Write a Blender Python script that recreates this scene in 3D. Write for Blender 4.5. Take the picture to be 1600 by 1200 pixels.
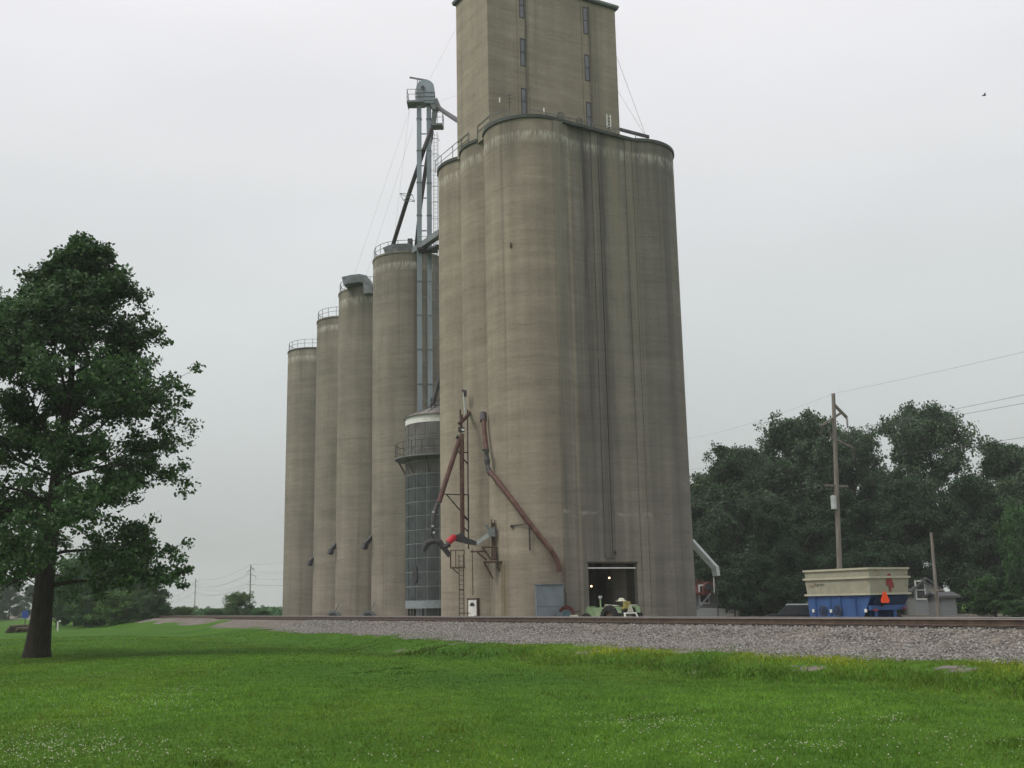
import bpy, math, random
import numpy as np
from mathutils import Matrix, Vector
random.seed(7)
RNG = np.random.default_rng(7)
for o in list(bpy.data.objects):
    bpy.data.objects.remove(o)
SC = bpy.context.scene
COL = SC.collection

# ------------------------------------------------------------------ camera
EYE = 1.8
PITCH, ROLL, FPX = math.radians(11.41), math.radians(-1.14), 1692.0
CAM_M = Matrix.Translation((0, 0, EYE)) @ Matrix.Rotation(math.pi/2 + PITCH, 4, 'X') @ Matrix.Rotation(ROLL, 4, 'Z')
cd = bpy.data.cameras.new('camera'); cam = bpy.data.objects.new('camera', cd); COL.objects.link(cam)
cam.matrix_world = CAM_M
cd.sensor_width = 36.0; cd.lens = 36.0*FPX/1600.0
cd.clip_start = 0.1; cd.clip_end = 4000
SC.camera = cam

# ------------------------------------------------------------------ sky, sun, exposure
SUN_EL, SUN_AZ = math.radians(52), math.radians(-114)      # azimuth measured from +Y towards +X: left, behind the camera
w = bpy.data.worlds.new('World'); SC.world = w; w.use_nodes = True
nt = w.node_tree; nt.nodes.clear()
N = nt.nodes.new; L = nt.links.new
out = N('ShaderNodeOutputWorld'); bg = N('ShaderNodeBackground'); L(bg.outputs[0], out.inputs[0])
bg.inputs[1].default_value = 0.1
sky = N('ShaderNodeTexSky'); sky.sky_type = 'NISHITA'; sky.sun_disc = False
sky.sun_elevation = SUN_EL; sky.sun_rotation = SUN_AZ; sky.dust_density = 4.0; sky.air_density = 1.0
tc = N('ShaderNodeTexCoord'); sep = N('ShaderNodeSeparateXYZ'); L(tc.outputs['Generated'], sep.inputs[0])
ramp = N('ShaderNodeValToRGB')
els = ramp.color_ramp.elements
els[0].position = 0.0; els[0].color = (0.47, 0.485, 0.475, 1)
els[1].position = 1.0; els[1].color = (1.09, 1.07, 1.1, 1)
for p, c in ((0.10, (0.52, 0.545, 0.54)), (0.27, (0.68, 0.705, 0.705)), (0.52, (0.905, 0.895, 0.92))):
    e = els.new(p); e.color = (*c, 1)
L(sep.outputs['Z'], ramp.inputs[0])
cmap = N('ShaderNodeMapping'); cmap.inputs['Scale'].default_value = (1.2, 1.2, 3.0); L(tc.outputs['Generated'], cmap.inputs[0])
cn = N('ShaderNodeTexNoise'); cn.inputs['Scale'].default_value = 1.6; cn.inputs['Detail'].default_value = 3; L(cmap.outputs[0], cn.inputs['Vector'])
cr = N('ShaderNodeMapRange'); cr.inputs['From Min'].default_value = 0.3; cr.inputs['From Max'].default_value = 0.7
cr.inputs['To Min'].default_value = 9.2; cr.inputs['To Max'].default_value = 10.5; L(cn.outputs['Fac'], cr.inputs[0])
vs = N('ShaderNodeVectorMath'); vs.operation = 'SCALE'; L(ramp.outputs[0], vs.inputs[0]); L(cr.outputs[0], vs.inputs['Scale'])
mx = N('ShaderNodeMix'); mx.data_type = 'RGBA'; mx.inputs[0].default_value = 0.93
L(sky.outputs[0], mx.inputs[6]); L(vs.outputs[0], mx.inputs[7]); L(mx.outputs[2], bg.inputs[0])
sl = bpy.data.lights.new('sun', 'SUN'); sl.energy = 1.5; sl.angle = math.radians(16); sl.color = (1.0, 0.95, 0.87)
so = bpy.data.objects.new('sun', sl); COL.objects.link(so)
sd = Vector((math.sin(SUN_AZ)*math.cos(SUN_EL), math.cos(SUN_AZ)*math.cos(SUN_EL), math.sin(SUN_EL)))
so.rotation_euler = sd.to_track_quat('Z', 'Y').to_euler()
SC.view_settings.view_transform = 'Standard'; SC.view_settings.look = 'None'
SC.view_settings.gamma = 1.0; SC.view_settings.exposure = 0.1
SC.render.engine = 'CYCLES'
SC.cycles.use_denoising = True
SC.cycles.max_bounces = 4; SC.cycles.diffuse_bounces = 3; SC.cycles.glossy_bounces = 2; SC.cycles.transmission_bounces = 3; SC.cycles.adaptive_threshold = 0.02; SC.cycles.volume_bounces = 1; SC.cycles.transparent_max_bounces = 6

# ------------------------------------------------------------------ materials
MATS = {}
def _nodes(name):
    m = bpy.data.materials.new(name); m.use_nodes = True
    t = m.node_tree; b = t.nodes['Principled BSDF']
    MATS[name] = m
    return m, t, b
def mat(name, col, rough=0.7, var=0.25, scale=3.0, bump=0.0, metal=0.0, spec=0.3, stretch=(1, 1, 1), dirt=None, dirt_at=0.6):
    m, t, b = _nodes(name)
    n, l = t.nodes.new, t.links.new
    geo = n('ShaderNodeNewGeometry'); mp = n('ShaderNodeMapping'); mp.inputs['Scale'].default_value = stretch
    l(geo.outputs['Position'], mp.inputs[0])
    ns = n('ShaderNodeTexNoise'); ns.inputs['Scale'].default_value = scale; ns.inputs['Detail'].default_value = 6
    l(mp.outputs[0], ns.inputs['Vector'])
    mr = n('ShaderNodeMapRange'); mr.inputs[1].default_value = 0.3; mr.inputs[2].default_value = 0.7
    mr.inputs[3].default_value = 1 - var; mr.inputs[4].default_value = 1 + var
    l(ns.outputs['Fac'], mr.inputs[0])
    vm = n('ShaderNodeVectorMath'); vm.operation = 'SCALE'; vm.inputs[0].default_value = col
    l(mr.outputs[0], vm.inputs['Scale'])
    src = vm.outputs[0]
    if dirt:
        n2 = n('ShaderNodeTexNoise'); n2.inputs['Scale'].default_value = scale*0.7; n2.inputs['Detail'].default_value = 8
        l(mp.outputs[0], n2.inputs['Vector'])
        r2 = n('ShaderNodeMapRange'); r2.inputs[1].default_value = dirt_at - 0.08; r2.inputs[2].default_value = dirt_at + 0.1
        l(n2.outputs['Fac'], r2.inputs[0])
        mi = n('ShaderNodeMix'); mi.data_type = 'RGBA'; l(r2.outputs[0], mi.inputs[0]); l(src, mi.inputs[6]); mi.inputs[7].default_value = (*dirt, 1)
        src = mi.outputs[2]
    l(src, b.inputs['Base Color'])
    b.inputs['Roughness'].default_value = rough; b.inputs['Metallic'].default_value = metal
    b.inputs['Specular IOR Level'].default_value = spec
    if bump:
        bp = n('ShaderNodeBump'); bp.inputs['Strength'].default_value = bump; bp.inputs['Distance'].default_value = 0.03
        l(ns.outputs['Fac'], bp.inputs['Height']); l(bp.outputs[0], b.inputs['Normal'])
    return m
def concrete(name, base, streak=0.25, band=0.2, stain=None, stain_lo=0.55, top=None, cell=1.22, runs=(), bleach=None):
    """cast concrete: pour lines, broad mottling, rain streaks, bleached drips under the rim at height `top`"""
    m, t, b = _nodes(name)
    n, l = t.nodes.new, t.links.new
    geo = n('ShaderNodeNewGeometry'); pos = geo.outputs['Position']
    def noise(sc, scale, det=5, rough=0.55):
        mp = n('ShaderNodeMapping'); mp.inputs['Scale'].default_value = sc; l(pos, mp.inputs[0])
        q = n('ShaderNodeTexNoise'); q.inputs['Scale'].default_value = scale; q.inputs['Detail'].default_value = det
        q.inputs['Roughness'].default_value = rough; l(mp.outputs[0], q.inputs['Vector']); return q.outputs['Fac']
    def mrange(f, a, c, lo, hi):
        q = n('ShaderNodeMapRange'); q.inputs[1].default_value = a; q.inputs[2].default_value = c
        q.inputs[3].default_value = lo; q.inputs[4].default_value = hi; l(f, q.inputs[0]); return q.outputs[0]
    def math2(op, a, c):
        q = n('ShaderNodeMath'); q.operation = op
        for i, v in enumerate((a, c)):
            if isinstance(v, (int, float)): q.inputs[i].default_value = v
            elif v is not None: l(v, q.inputs[i])
        return q.outputs[0]
    big = noise((1, 1, 0.6), 0.16, 6)
    stk = noise((1, 1, 0.035), 1.1, 5, 0.6)
    bnd = noise((0.07, 0.07, 1), 1.5, 6, 0.65)
    fine = noise((1, 1, 1), 6, 6)
    f = math2('MULTIPLY', mrange(big, 0.3, 0.7, 0.86, 1.14), mrange(stk, 0.3, 0.7, 1 - streak, 1 + streak))
    f = math2('MULTIPLY', f, mrange(bnd, 0.3, 0.7, 1 - band, 1 + band))
    bnd2 = noise((0.12, 0.12, 1), 5.5, 5, 0.7); pat = noise((.55, .55, .8), .55, 5, .65)
    f = math2('MULTIPLY', f, mrange(bnd2, 0.3, 0.7, 0.9, 1.1))
    f = math2('MULTIPLY', f, mrange(pat, 0.35, 0.7, 1.06, 0.86))
    f = math2('MULTIPLY', f, mrange(fine, 0.3, 0.7, 0.93, 1.07))
    sp = n('ShaderNodeSeparateXYZ'); l(pos, sp.inputs[0])
    zz = math2('ADD', sp.outputs[2], math2('MULTIPLY', noise((.5, .5, 1), 0.7, 4), 0.9))
    fr = math2('FRACT', math2('DIVIDE', zz, cell), None)
    line = mrange(math2('ABSOLUTE', math2('SUBTRACT', fr, 0.5), None), 0.0, 0.045, 1.0, 0.0)
    line = math2('MULTIPLY', line, mrange(noise((0.25, 0.25, 0.8), 0.8, 3), 0.45, 0.66, 0.0, 0.2))
    f = math2('MULTIPLY', f, math2('SUBTRACT', 1.0, line))
    vm = n('ShaderNodeVectorMath'); vm.operation = 'SCALE'; vm.inputs[0].default_value = base; l(f, vm.inputs['Scale'])
    src = vm.outputs[0]
    def mixto(src, fac, col):
        mi = n('ShaderNodeMix'); mi.data_type = 'RGBA'; l(fac, mi.inputs[0]); l(src, mi.inputs[6]); mi.inputs[7].default_value = (*col, 1)
        return mi.outputs[2]
    if stain:
        s2 = noise((1, 1, 0.012), 0.75, 4, 0.62)
        src = mixto(src, mrange(s2, stain_lo - 0.05, stain_lo + 0.12, 0.0, 0.8), stain)
    if top:
        d = math2('SUBTRACT', top, sp.outputs[2])
        near = math2('MULTIPLY', mrange(d, 0.85, 1.1, 0, 1), mrange(d, 1.15, 1.85, 1, 0))
        spk = mrange(noise((3.2, 3.2, 0.5), 1.8, 4, 0.75), 0.42, 0.56, 0.02, 0.62)
        src = mixto(src, math2('MULTIPLY', near, spk), (0.62, 0.6, 0.52))
        dk = math2('MULTIPLY', mrange(d, 0.0, 7.0, 0.55, 0.0), mrange(noise((1, 1, 0.05), 1.0, 4), 0.45, 0.65, 0, 1))
        src = mixto(src, dk, (0.07, 0.07, 0.055))
    for qx, hw, zt_, colr in runs:
        ln_run = 24.0 if zt_ > 20 else 30.0
        dx = math2('ABSOLUTE', math2('SUBTRACT', math2('ADD', sp.outputs[0], math2('MULTIPLY', noise((1, 1, .5), 1.3, 3), .18)), qx + .09), None)
        fz = math2('MULTIPLY', mrange(dx, hw*.3, hw*1.6, .85, 0), math2('MULTIPLY', mrange(math2('SUBTRACT', zt_, sp.outputs[2]), 0, .5, 0, 1), mrange(math2('SUBTRACT', zt_, sp.outputs[2]), ln_run*.35, ln_run*1.2, 1, .12)))
        src = mixto(src, math2('MULTIPLY', fz, mrange(noise((4, 4, .12), 1.5, 4), .35, .6, .25, 1)), colr)
    if bleach:
        bz = mrange(math2('ABSOLUTE', math2('SUBTRACT', math2('ADD', sp.outputs[2], math2('MULTIPLY', noise((1, 1, 1), .8, 3), .4)), bleach), None), .03, .2, .5, 0)
        src = mixto(src, math2('MULTIPLY', bz, mrange(noise((1, 1, 1), 1.1, 4), .45, .62, 0, 1)), (.42, .4, .36))
    l(src, b.inputs['Base Color']); b.inputs['Roughness'].default_value = 0.9; b.inputs['Specular IOR Level'].default_value = 0.2
    bp = n('ShaderNodeBump'); bp.inputs['Strength'].default_value = 0.35; bp.inputs['Distance'].default_value = 0.04
    hgt = math2('SUBTRACT', math2('MULTIPLY', bnd, 0.6), math2('MULTIPLY', line, 3.0)); l(math2('ADD', hgt, math2('MULTIPLY', fine, 0.4)), bp.inputs['Height'])
    l(bp.outputs[0], b.inputs['Normal'])
    return m
def leafmat(name, c1, c2, trans=0.25):
    m, t, b = _nodes(name)
    n, l = t.nodes.new, t.links.new
    geo = n('ShaderNodeNewGeometry'); mi = n('ShaderNodeMix'); mi.data_type = 'RGBA'
    l(geo.outputs['Random Per Island'], mi.inputs[0]); mi.inputs[6].default_value = (*c1, 1); mi.inputs[7].default_value = (*c2, 1)
    ns = n('ShaderNodeTexNoise'); ns.inputs['Scale'].default_value = 0.45; ns.inputs['Detail'].default_value = 2; l(geo.outputs['Position'], ns.inputs['Vector'])
    mr = n('ShaderNodeMapRange'); mr.inputs[1].default_value = 0.3; mr.inputs[2].default_value = 0.7; mr.inputs[3].default_value = 0.72; mr.inputs[4].default_value = 1.25
    l(ns.outputs['Fac'], mr.inputs[0])
    vm = n('ShaderNodeVectorMath'); vm.operation = 'SCALE'; l(mi.outputs[2], vm.inputs[0]); l(mr.outputs[0], vm.inputs['Scale'])
    l(vm.outputs[0], b.inputs['Base Color']); b.inputs['Roughness'].default_value = 0.55; b.inputs['Specular IOR Level'].default_value = 0.25
    tr = n('ShaderNodeBsdfTranslucent'); l(vm.outputs[0], tr.inputs[0])
    ms = n('ShaderNodeMixShader'); ms.inputs[0].default_value = trans
    l(b.outputs[0], ms.inputs[1]); l(tr.outputs[0], ms.inputs[2]); l(ms.outputs[0], t.nodes['Material Output'].inputs[0])
    return m
def emit(name, col, s):
    m, t, b = _nodes(name); b.inputs['Base Color'].default_value = (*col, 1)
    b.inputs['Emission Color'].default_value = (*col, 1); b.inputs['Emission Strength'].default_value = s
    return m

H_TOP = 34.26
WX0, WX1 = 1.55, 6.42      # x of the two headhouse window columns
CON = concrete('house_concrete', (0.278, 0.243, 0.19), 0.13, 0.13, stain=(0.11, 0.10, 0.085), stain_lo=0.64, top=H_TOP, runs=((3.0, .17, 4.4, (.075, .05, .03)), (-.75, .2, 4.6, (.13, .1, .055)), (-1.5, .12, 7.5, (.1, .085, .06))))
CONF = concrete('front_wall_shaded_concrete', (0.21, 0.194, 0.162), 0.26, 0.1, stain=(0.075, 0.075, 0.068), stain_lo=0.55, top=H_TOP, bleach=7.6, runs=((5.25, .3, 34.4, (.06, .058, .05)), (7.55, .3, 34.4, (.25, .225, .165)), (8.75, .25, 34.4, (.25, .228, .175)), (3.3, .35, 34.4, (.255, .23, .178)), (6.55, .16, 34.4, (.09, .085, .075))))  # stains and streaks, plus a darker base that holds this face's shade
CONR = concrete('right_bin_shaded_concrete', (0.19, 0.177, 0.15), 0.18, 0.1, stain=(0.10, 0.097, 0.085), stain_lo=0.55, top=H_TOP)  # darker copy of the bin concrete: shade on the right side is in the colour
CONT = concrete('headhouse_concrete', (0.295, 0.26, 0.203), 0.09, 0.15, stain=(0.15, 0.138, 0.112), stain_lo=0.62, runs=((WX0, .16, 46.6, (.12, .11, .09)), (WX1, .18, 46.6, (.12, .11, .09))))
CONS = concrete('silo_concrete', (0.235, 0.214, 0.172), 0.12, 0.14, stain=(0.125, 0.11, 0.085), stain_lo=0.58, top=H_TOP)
CON_IN = concrete('shaded_tunnel_concrete', (0.07, 0.063, 0.05), 0.2, 0.12)  # very dark base: the gloom of the closed tunnel is put into the colour
RIM = mat('rim_flashing', (0.055, 0.065, 0.055), 0.6, 0.3)
CORN = mat('cornice_metal', (0.19, 0.22, 0.2), 0.5, 0.2)
GALV = mat('galvanised_steel', (0.25, 0.295, 0.325), 0.5, 0.18, 1.2, metal=0.15, stretch=(1, 1, 0.3), dirt=(0.2, 0.22, 0.22), dirt_at=0.66)
GALVD = mat('weathered_galvanised', (0.17, 0.19, 0.195), 0.55, 0.3, 2.0, metal=0.1)
DARK = mat('dark_steel', (0.05, 0.048, 0.05), 0.6, 0.35)
DARKP = mat('dark_spout_paint', (0.065, 0.06, 0.065), 0.55, 0.3)
BROWN = mat('brown_spout_paint', (0.105, 0.05, 0.042), 0.6, 0.3, 2.5, dirt=(0.16, 0.1, 0.07), dirt_at=0.62)
RUST = mat('rusty_steel', (0.095, 0.062, 0.045), 0.8, 0.4, 4.0)
RED = mat('red_paint', (0.55, 0.02, 0.035), 0.45, 0.15)
WHITE = mat('white_paint', (0.72, 0.72, 0.68), 0.5, 0.1)
GREYW = mat('pale_grey_paint', (0.42, 0.45, 0.44), 0.5, 0.15)
GLASS = mat('window_glass', (0.13, 0.135, 0.15), 0.3, 0.3, 1.6, spec=0.5)
FRAME = mat('window_frame_dark', (0.04, 0.04, 0.045), 0.5, 0.2)
CABG = mat('cabinet_grey_paint', (0.155, 0.185, 0.205), 0.55, 0.14, 2.0, dirt=(0.09, 0.06, 0.05), dirt_at=0.7)
TGREEN = mat('faded_green_paint', (0.2, 0.3, 0.16), 0.55, 0.25, 3.0, dirt=(0.33, 0.37, 0.25), dirt_at=0.55)
TCREAM = mat('cream_paint', (0.55, 0.56, 0.44), 0.55, 0.15, 4)
TYEL = mat('faded_yellow_paint', (0.36, 0.3, 0.09), 0.6, 0.2)
RUBBER = mat('rubber', (0.022, 0.022, 0.022), 0.9, 0.3)
WCREAM = mat('wagon_cream_paint', (0.33, 0.318, 0.245), 0.55, 0.1, 3.0, dirt=(0.25, 0.2, 0.13), dirt_at=0.69)
WRAIL = mat('wagon_rail_cream', (0.43, 0.41, 0.31), 0.5, 0.1)
WBLUE = mat('wagon_blue_paint', (0.038, 0.09, 0.235), 0.5, 0.14, 2.0)
WBLUE_SHADE = mat('wagon_chute_shaded_blue', (0.02, 0.045, 0.1), 0.5, 0.14, 2.0)  # darker copy of the wagon blue; shade on the rear slope is painted in
ORANGE = mat('fluorescent_orange', (0.95, 0.09, 0.02), 0.4, 0.03)
WOODP = mat('pole_wood', (0.19, 0.172, 0.148), 0.85, 0.3, 2.5, stretch=(3, 3, 0.3), bump=0.3)
CERAM = mat('insulator_ceramic', (0.09, 0.06, 0.055), 0.3, 0.1)
WIRE = mat('wire_metal', (0.1, 0.1, 0.105), 0.5, 0.1)
RAILT = mat('rail_polished', (0.36, 0.34, 0.33), 0.3, 0.1, metal=0.5)
RAILM = mat('rail_rust', (0.085, 0.06, 0.045), 0.75, 0.3, 4)
TIE = mat('tie_wood', (0.06, 0.05, 0.042), 0.9, 0.35, 4, bump=0.4)
BARK = mat('bark', (0.028, 0.023, 0.018), 0.95, 0.4, 3.0, stretch=(4, 4, 0.7), bump=1.0)
BARK2 = mat('grey_bark', (0.075, 0.068, 0.058), 0.95, 0.35, 3.0, stretch=(4, 4, 0.7), bump=0.6)
SIDING = mat('shaded_white_siding', (0.27, 0.285, 0.285), 0.6, 0.1, 8, stretch=(0.1, 0.1, 4))  # white boards dimmed: shade under the trees is put into the colour
BRICKR = mat('red_roof_shingle', (0.1, 0.032, 0.028), 0.85, 0.25, 5)
ROOFG = mat('grey_roof_shingle', (0.1, 0.1, 0.105), 0.9, 0.25, 5)
WINDK = mat('dark_house_glass', (0.03, 0.035, 0.04), 0.2, 0.2, spec=0.5)
CARP = mat('dark_car_paint', (0.012, 0.014, 0.018), 0.25, 0.1, spec=0.5)
CARR = mat('car_roof_rack_grey', (0.35, 0.38, 0.39), 0.35, 0.1)
BLUES = mat('blue_sign_paint', (0.03, 0.07, 0.3), 0.5, 0.1)
LOGW = mat('log_wood', (0.09, 0.07, 0.05), 0.9, 0.3, 3)
LAMP = emit('lamp_glow', (1.0, 0.62, 0.3), 6.0)
DRY_SEAM = mat('dryer_seam', (0.27, 0.285, 0.275), 0.6, 0.15)
DRY_LO = mat('dryer_screen_dark', (0.075, 0.085, 0.086), 0.95, 0.3, 1.6, spec=0.05, dirt=(0.085, 0.095, 0.095), dirt_at=0.6)
DRY_UP = mat('dryer_screen_dusty', (0.155, 0.15, 0.145), 0.95, 0.22, 1.0, spec=0.05, dirt=(0.115, 0.105, 0.10), dirt_at=0.58)
DRY_BAND = mat('dryer_base_band', (0.23, 0.27, 0.28), 0.6, 0.15)
DROOF = mat('dryer_roof_dusty', (0.21, 0.2, 0.19), 0.7, 0.25, 1.5, dirt=(0.14, 0.115, 0.105), dirt_at=0.56)
STONE = mat('ballast_stone', (0.30, 0.275, 0.26), 0.9, 0.4, 7.0)
LEAF_OAK = leafmat('oak_leaf', (0.02, 0.058, 0.018), (0.075, 0.15, 0.046))
LEAF_A = leafmat('tree_leaf', (0.03, 0.068, 0.032), (0.1, 0.165, 0.08))  # lightened so that light on the upper crowns is in the leaf colour
LEAF_A2 = leafmat('olive_tree_leaf', (0.035, 0.068, 0.026), (0.1, 0.15, 0.06))
LEAF_B = leafmat('dark_tree_leaf', (0.022, 0.052, 0.026), (0.056, 0.105, 0.05))  # darker leaf copy; shade low in the wood is put into the colour
LEAF_C = leafmat('bright_leaf', (0.05, 0.125, 0.025), (0.1, 0.2, 0.04))
LEAF_D = leafmat('shrub_leaf', (0.03, 0.08, 0.025), (0.06, 0.14, 0.04))
LEAF_E = leafmat('willow_bush_leaf', (0.06, 0.13, 0.04), (0.12, 0.21, 0.07))
CORN_L = leafmat('crop_leaf', (0.045, 0.115, 0.04), (0.075, 0.17, 0.06))

# ------------------------------------------------------------------ mesh helpers
def at(x, y, Y):
    """the point at depth Y (metres ahead) that the camera sees at photo pixel x, y"""
    d = CAM_M.to_3x3() @ Vector(((x - 800)/FPX, -(y - 600)/FPX, -1.0))
    return Vector((0, 0, EYE)) + d*(Y/d.y)
def V(*a): return Vector(a)
class MB:
    def __init__(s): s.v = []; s.f = []
    def quad(s, *pts):
        i = len(s.v); s.v += [Vector(p) for p in pts]; s.f.append(tuple(range(i, i+len(pts))))
    def box(s, c, size, M=None):
        i = len(s.v); hx, hy, hz = (k/2 for k in size); c = Vector(c)
        for sx, sy, sz in ((-1,-1,-1),(1,-1,-1),(1,1,-1),(-1,1,-1),(-1,-1,1),(1,-1,1),(1,1,1),(-1,1,1)):
            p = Vector((sx*hx, sy*hy, sz*hz))
            if M is not None: p = M @ p
            s.v.append(c + p)
        s.f += [tuple(i+k for k in q) for q in ((0,3,2,1),(4,5,6,7),(0,1,5,4),(1,2,6,5),(2,3,7,6),(3,0,4,7))]
        return s
    def bar(s, p0, p1, w, h=None, up=(0, 0, 1)):
        p0, p1 = Vector(p0), Vector(p1); d = (p1 - p0); ln = d.length
        if ln < 1e-6: return s
        z = d/ln; u = Vector(up)
        if abs(z.dot(u)) > 0.98: u = Vector((1, 0, 0))
        x = z.cross(u).normalized(); y = z.cross(x)
        M = Matrix((x, y, z)).transposed()
        return s.box((p0+p1)/2, (w, h or w, ln), M)
    def tube(s, path, r, n=8, caps=True):
        path = [Vector(p) for p in path]; rs = r if isinstance(r, (list, tuple)) else [r]*len(path)
        i0 = len(s.v); ref = None
        for k, p in enumerate(path):
            a = path[max(k-1, 0)]; b = path[min(k+1, len(path)-1)]; z = (b - a).normalized()
            if ref is None: ref = Vector((0, 0, 1)) if abs(z.z) < 0.9 else Vector((1, 0, 0))
            x = z.cross(ref).normalized(); y = z.cross(x)
            for j in range(n):
                t = 2*math.pi*j/n; s.v.append(p + (x*math.cos(t) + y*math.sin(t))*rs[k])
        for k in range(len(path)-1):
            for j in range(n):
                a = i0+k*n+j; b = i0+k*n+(j+1) % n
                s.f.append((a, b, b+n, a+n))
        if caps:
            s.f.append(tuple(i0+j for j in range(n))[::-1]); e = i0+(len(path)-1)*n
            s.f.append(tuple(e+j for j in range(n)))
        return s
    def lathe(s, c, prof, n=48, a0=0.0, a1=2*math.pi):
        c = Vector(c); i0 = len(s.v); full = abs(a1-a0-2*math.pi) < 1e-6; m = n if full else n+1
        for r, z in prof:
            for j in range(m):
                t = a0 + (a1-a0)*j/n; s.v.append(c + Vector((r*math.cos(t), r*math.sin(t), z)))
        for k in range(len(prof)-1):
            for j in range(n):
                a = i0+k*m+j; b = i0+k*m+((j+1) % m)
                s.f.append((a, b, b+m, a+m))
        return s
    def disc(s, c, r, z, n=48):
        i = len(s.v); c = Vector(c)
        for j in range(n):
            t = 2*math.pi*j/n; s.v.append(c + Vector((r*math.cos(t), r*math.sin(t), z)))
        s.f.append(tuple(range(i, i+n))); return s
    def prism(s, poly, axis):
        """poly: list of points, axis: offset vector"""
        i = len(s.v); n = len(poly); axis = Vector(axis)
        s.v += [Vector(p) for p in poly] + [Vector(p)+axis for p in poly]
        s.f.append(tuple(range(i, i+n))[::-1]); s.f.append(tuple(range(i+n, i+2*n)))
        for j in range(n):
            k = (j+1) % n; s.f.append((i+j, i+k, i+n+k, i+n+j))
        return s
    def build(s, name, m, parent=None, smooth=False, kind=None):
        Mi = WM[parent].inverted() if parent is not None else Matrix.Identity(4)
        me = bpy.data.meshes.new(name)
        me.from_pydata([tuple(Mi @ p) for p in s.v], [], s.f); me.update()
        if smooth:
            me.polygons.foreach_set('use_smooth', [True]*len(me.polygons))
            try: me.set_sharp_from_angle(angle=math.radians(40))
            except Exception: pass
        me.materials.append(m)
        o = bpy.data.objects.new(name, me); COL.objects.link(o)
        if parent is not None:
            o.parent = parent; WM[o] = WM[parent]
        else: WM[o] = Matrix.Identity(4)
        if kind: o['kind'] = kind
        return o
WM = {}
def thing(name, label, cat, loc=(0, 0, 0), rz=0.0, group=None):
    o = bpy.data.objects.new(name, None); COL.objects.link(o); o.empty_display_size = 0.2
    o.location = loc; o.rotation_euler = (0, 0, rz)
    WM[o] = Matrix.Translation(loc) @ Matrix.Rotation(rz, 4, 'Z')
    o['label'] = label; o['category'] = cat
    if group: o['group'] = group
    return o
def tag(o, label, cat, group=None):
    o['label'] = label; o['category'] = cat
    if group: o['group'] = group
    return o
def npmesh(name, verts, faces_n, m, parent=None, cols=None, kind=None):
    """verts (k,n,3): k separate faces of n corners each"""
    k, n, _ = verts.shape
    me = bpy.data.meshes.new(name)
    me.vertices.add(k*n); me.vertices.foreach_set('co', verts.reshape(-1).astype(np.float32))
    me.loops.add(k*n); me.loops.foreach_set('vertex_index', np.arange(k*n, dtype=np.int32))
    me.polygons.add(k); me.polygons.foreach_set('loop_start', np.arange(0, k*n, n, dtype=np.int32))
    me.polygons.foreach_set('loop_total', np.full(k, n, dtype=np.int32))
    if cols is not None:
        a = me.color_attributes.new('tint', 'FLOAT_COLOR', 'POINT')
        c = np.ones((k, n, 4), np.float32); c[:, :, :3] = cols[:, None, :]; a.data.foreach_set('color', c.reshape(-1))
    me.update(); me.validate()
    me.materials.append(m)
    o = bpy.data.objects.new(name, me); COL.objects.link(o)
    if parent is not None: o.parent = parent
    WM[o] = WM[parent] if parent is not None else Matrix.Identity(4)
    if kind: o['kind'] = kind
    return o
def copy_tree(root, loc, rz=0.0, scale=1.0):
    c = root.copy(); COL.objects.link(c); c.location = loc; c.rotation_euler = (0, 0, rz)
    c.scale = scale if isinstance(scale, tuple) else (scale,)*3
    for ch in root.children:
        d = ch.copy(); COL.objects.link(d); d.parent = c
        for g in ch.children:
            e = g.copy(); COL.objects.link(e); e.parent = d
    return c

# ------------------------------------------------------------------ ground, track frame
TPS = math.radians(29.5)
TD = V(-math.sin(TPS), math.cos(TPS), 0); TN = V(math.cos(TPS), math.sin(TPS), 0)
P0 = V(12.9, 27.3, 0); S0 = P0.dot(TN)
RAIL_Z = 1.15
def ts(x, y): return ((x-P0.x)*TD.x + (y-P0.y)*TD.y, S0 - (x*TN.x + y*TN.y))
def xy(t, s): return (P0.x + TD.x*t - TN.x*s, P0.y + TD.y*t - TN.y*s)
def sstep(a, b, x):
    u = np.clip((x-a)/(b-a), 0, 1); return u*u*(3-2*u)
def toe(t):
    return 5.5 + 0.55*np.sin(t*0.31+1) + 0.35*np.sin(t*0.83) + 0.25*np.sin(t*2.1+2) + 0.9*sstep(4, 10, t)*(1-sstep(14, 24, t)) - 3.0*sstep(22, 85, t)
def height(t, s):
    t = np.asarray(t, float); s = np.asarray(s, float)
    lawn = 0.17 + 0.05*np.sin(t*0.11+s*0.07) + 0.035*np.sin(s*0.35+t*0.05) + 0.015*np.sin(t*0.6)*np.sin(s*0.5) - 0.12*sstep(40, 130, t)
    lawn = lawn - 0.12*sstep(6.0, 7.5, s)*(1-sstep(8.5, 12, s))
    te = toe(t)
    near = np.where(s < 0.55, 0.97, 0)
    z = np.interp(s, [-900, -6.2, -3.9, -2.2, 0.6, 2.2], [0, 0, 0.12, 0.91, 0.91, 0.56])
    sh = 0.56 + (0.43-0.56)*np.clip((s-2.2)/np.maximum(te-2.2, 0.3), 0, 1)
    bank = 0.43 + (lawn-0.43)*sstep(0, 2.6, s-te)
    z = np.where(s > 2.2, np.where(s < te, sh, bank), z)
    return z
tt = np.concatenate([-np.geomspace(900, 26, 14), np.arange(-25, 60, 0.45), np.geomspace(60, 1000, 60)])
ss = np.concatenate([-np.geomspace(900, 8, 22), np.arange(-7.5, 24, 0.3), np.geomspace(24, 600, 16)])
TT, SS = np.meshgrid(tt, ss)
ZZ = height(TT, SS)
rough = (SS > 0.6) & (SS < toe(TT)) & (TT < 60) & (TT > -25)
ZZ = ZZ + rough*RNG.normal(0, 0.012, ZZ.shape)
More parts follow.
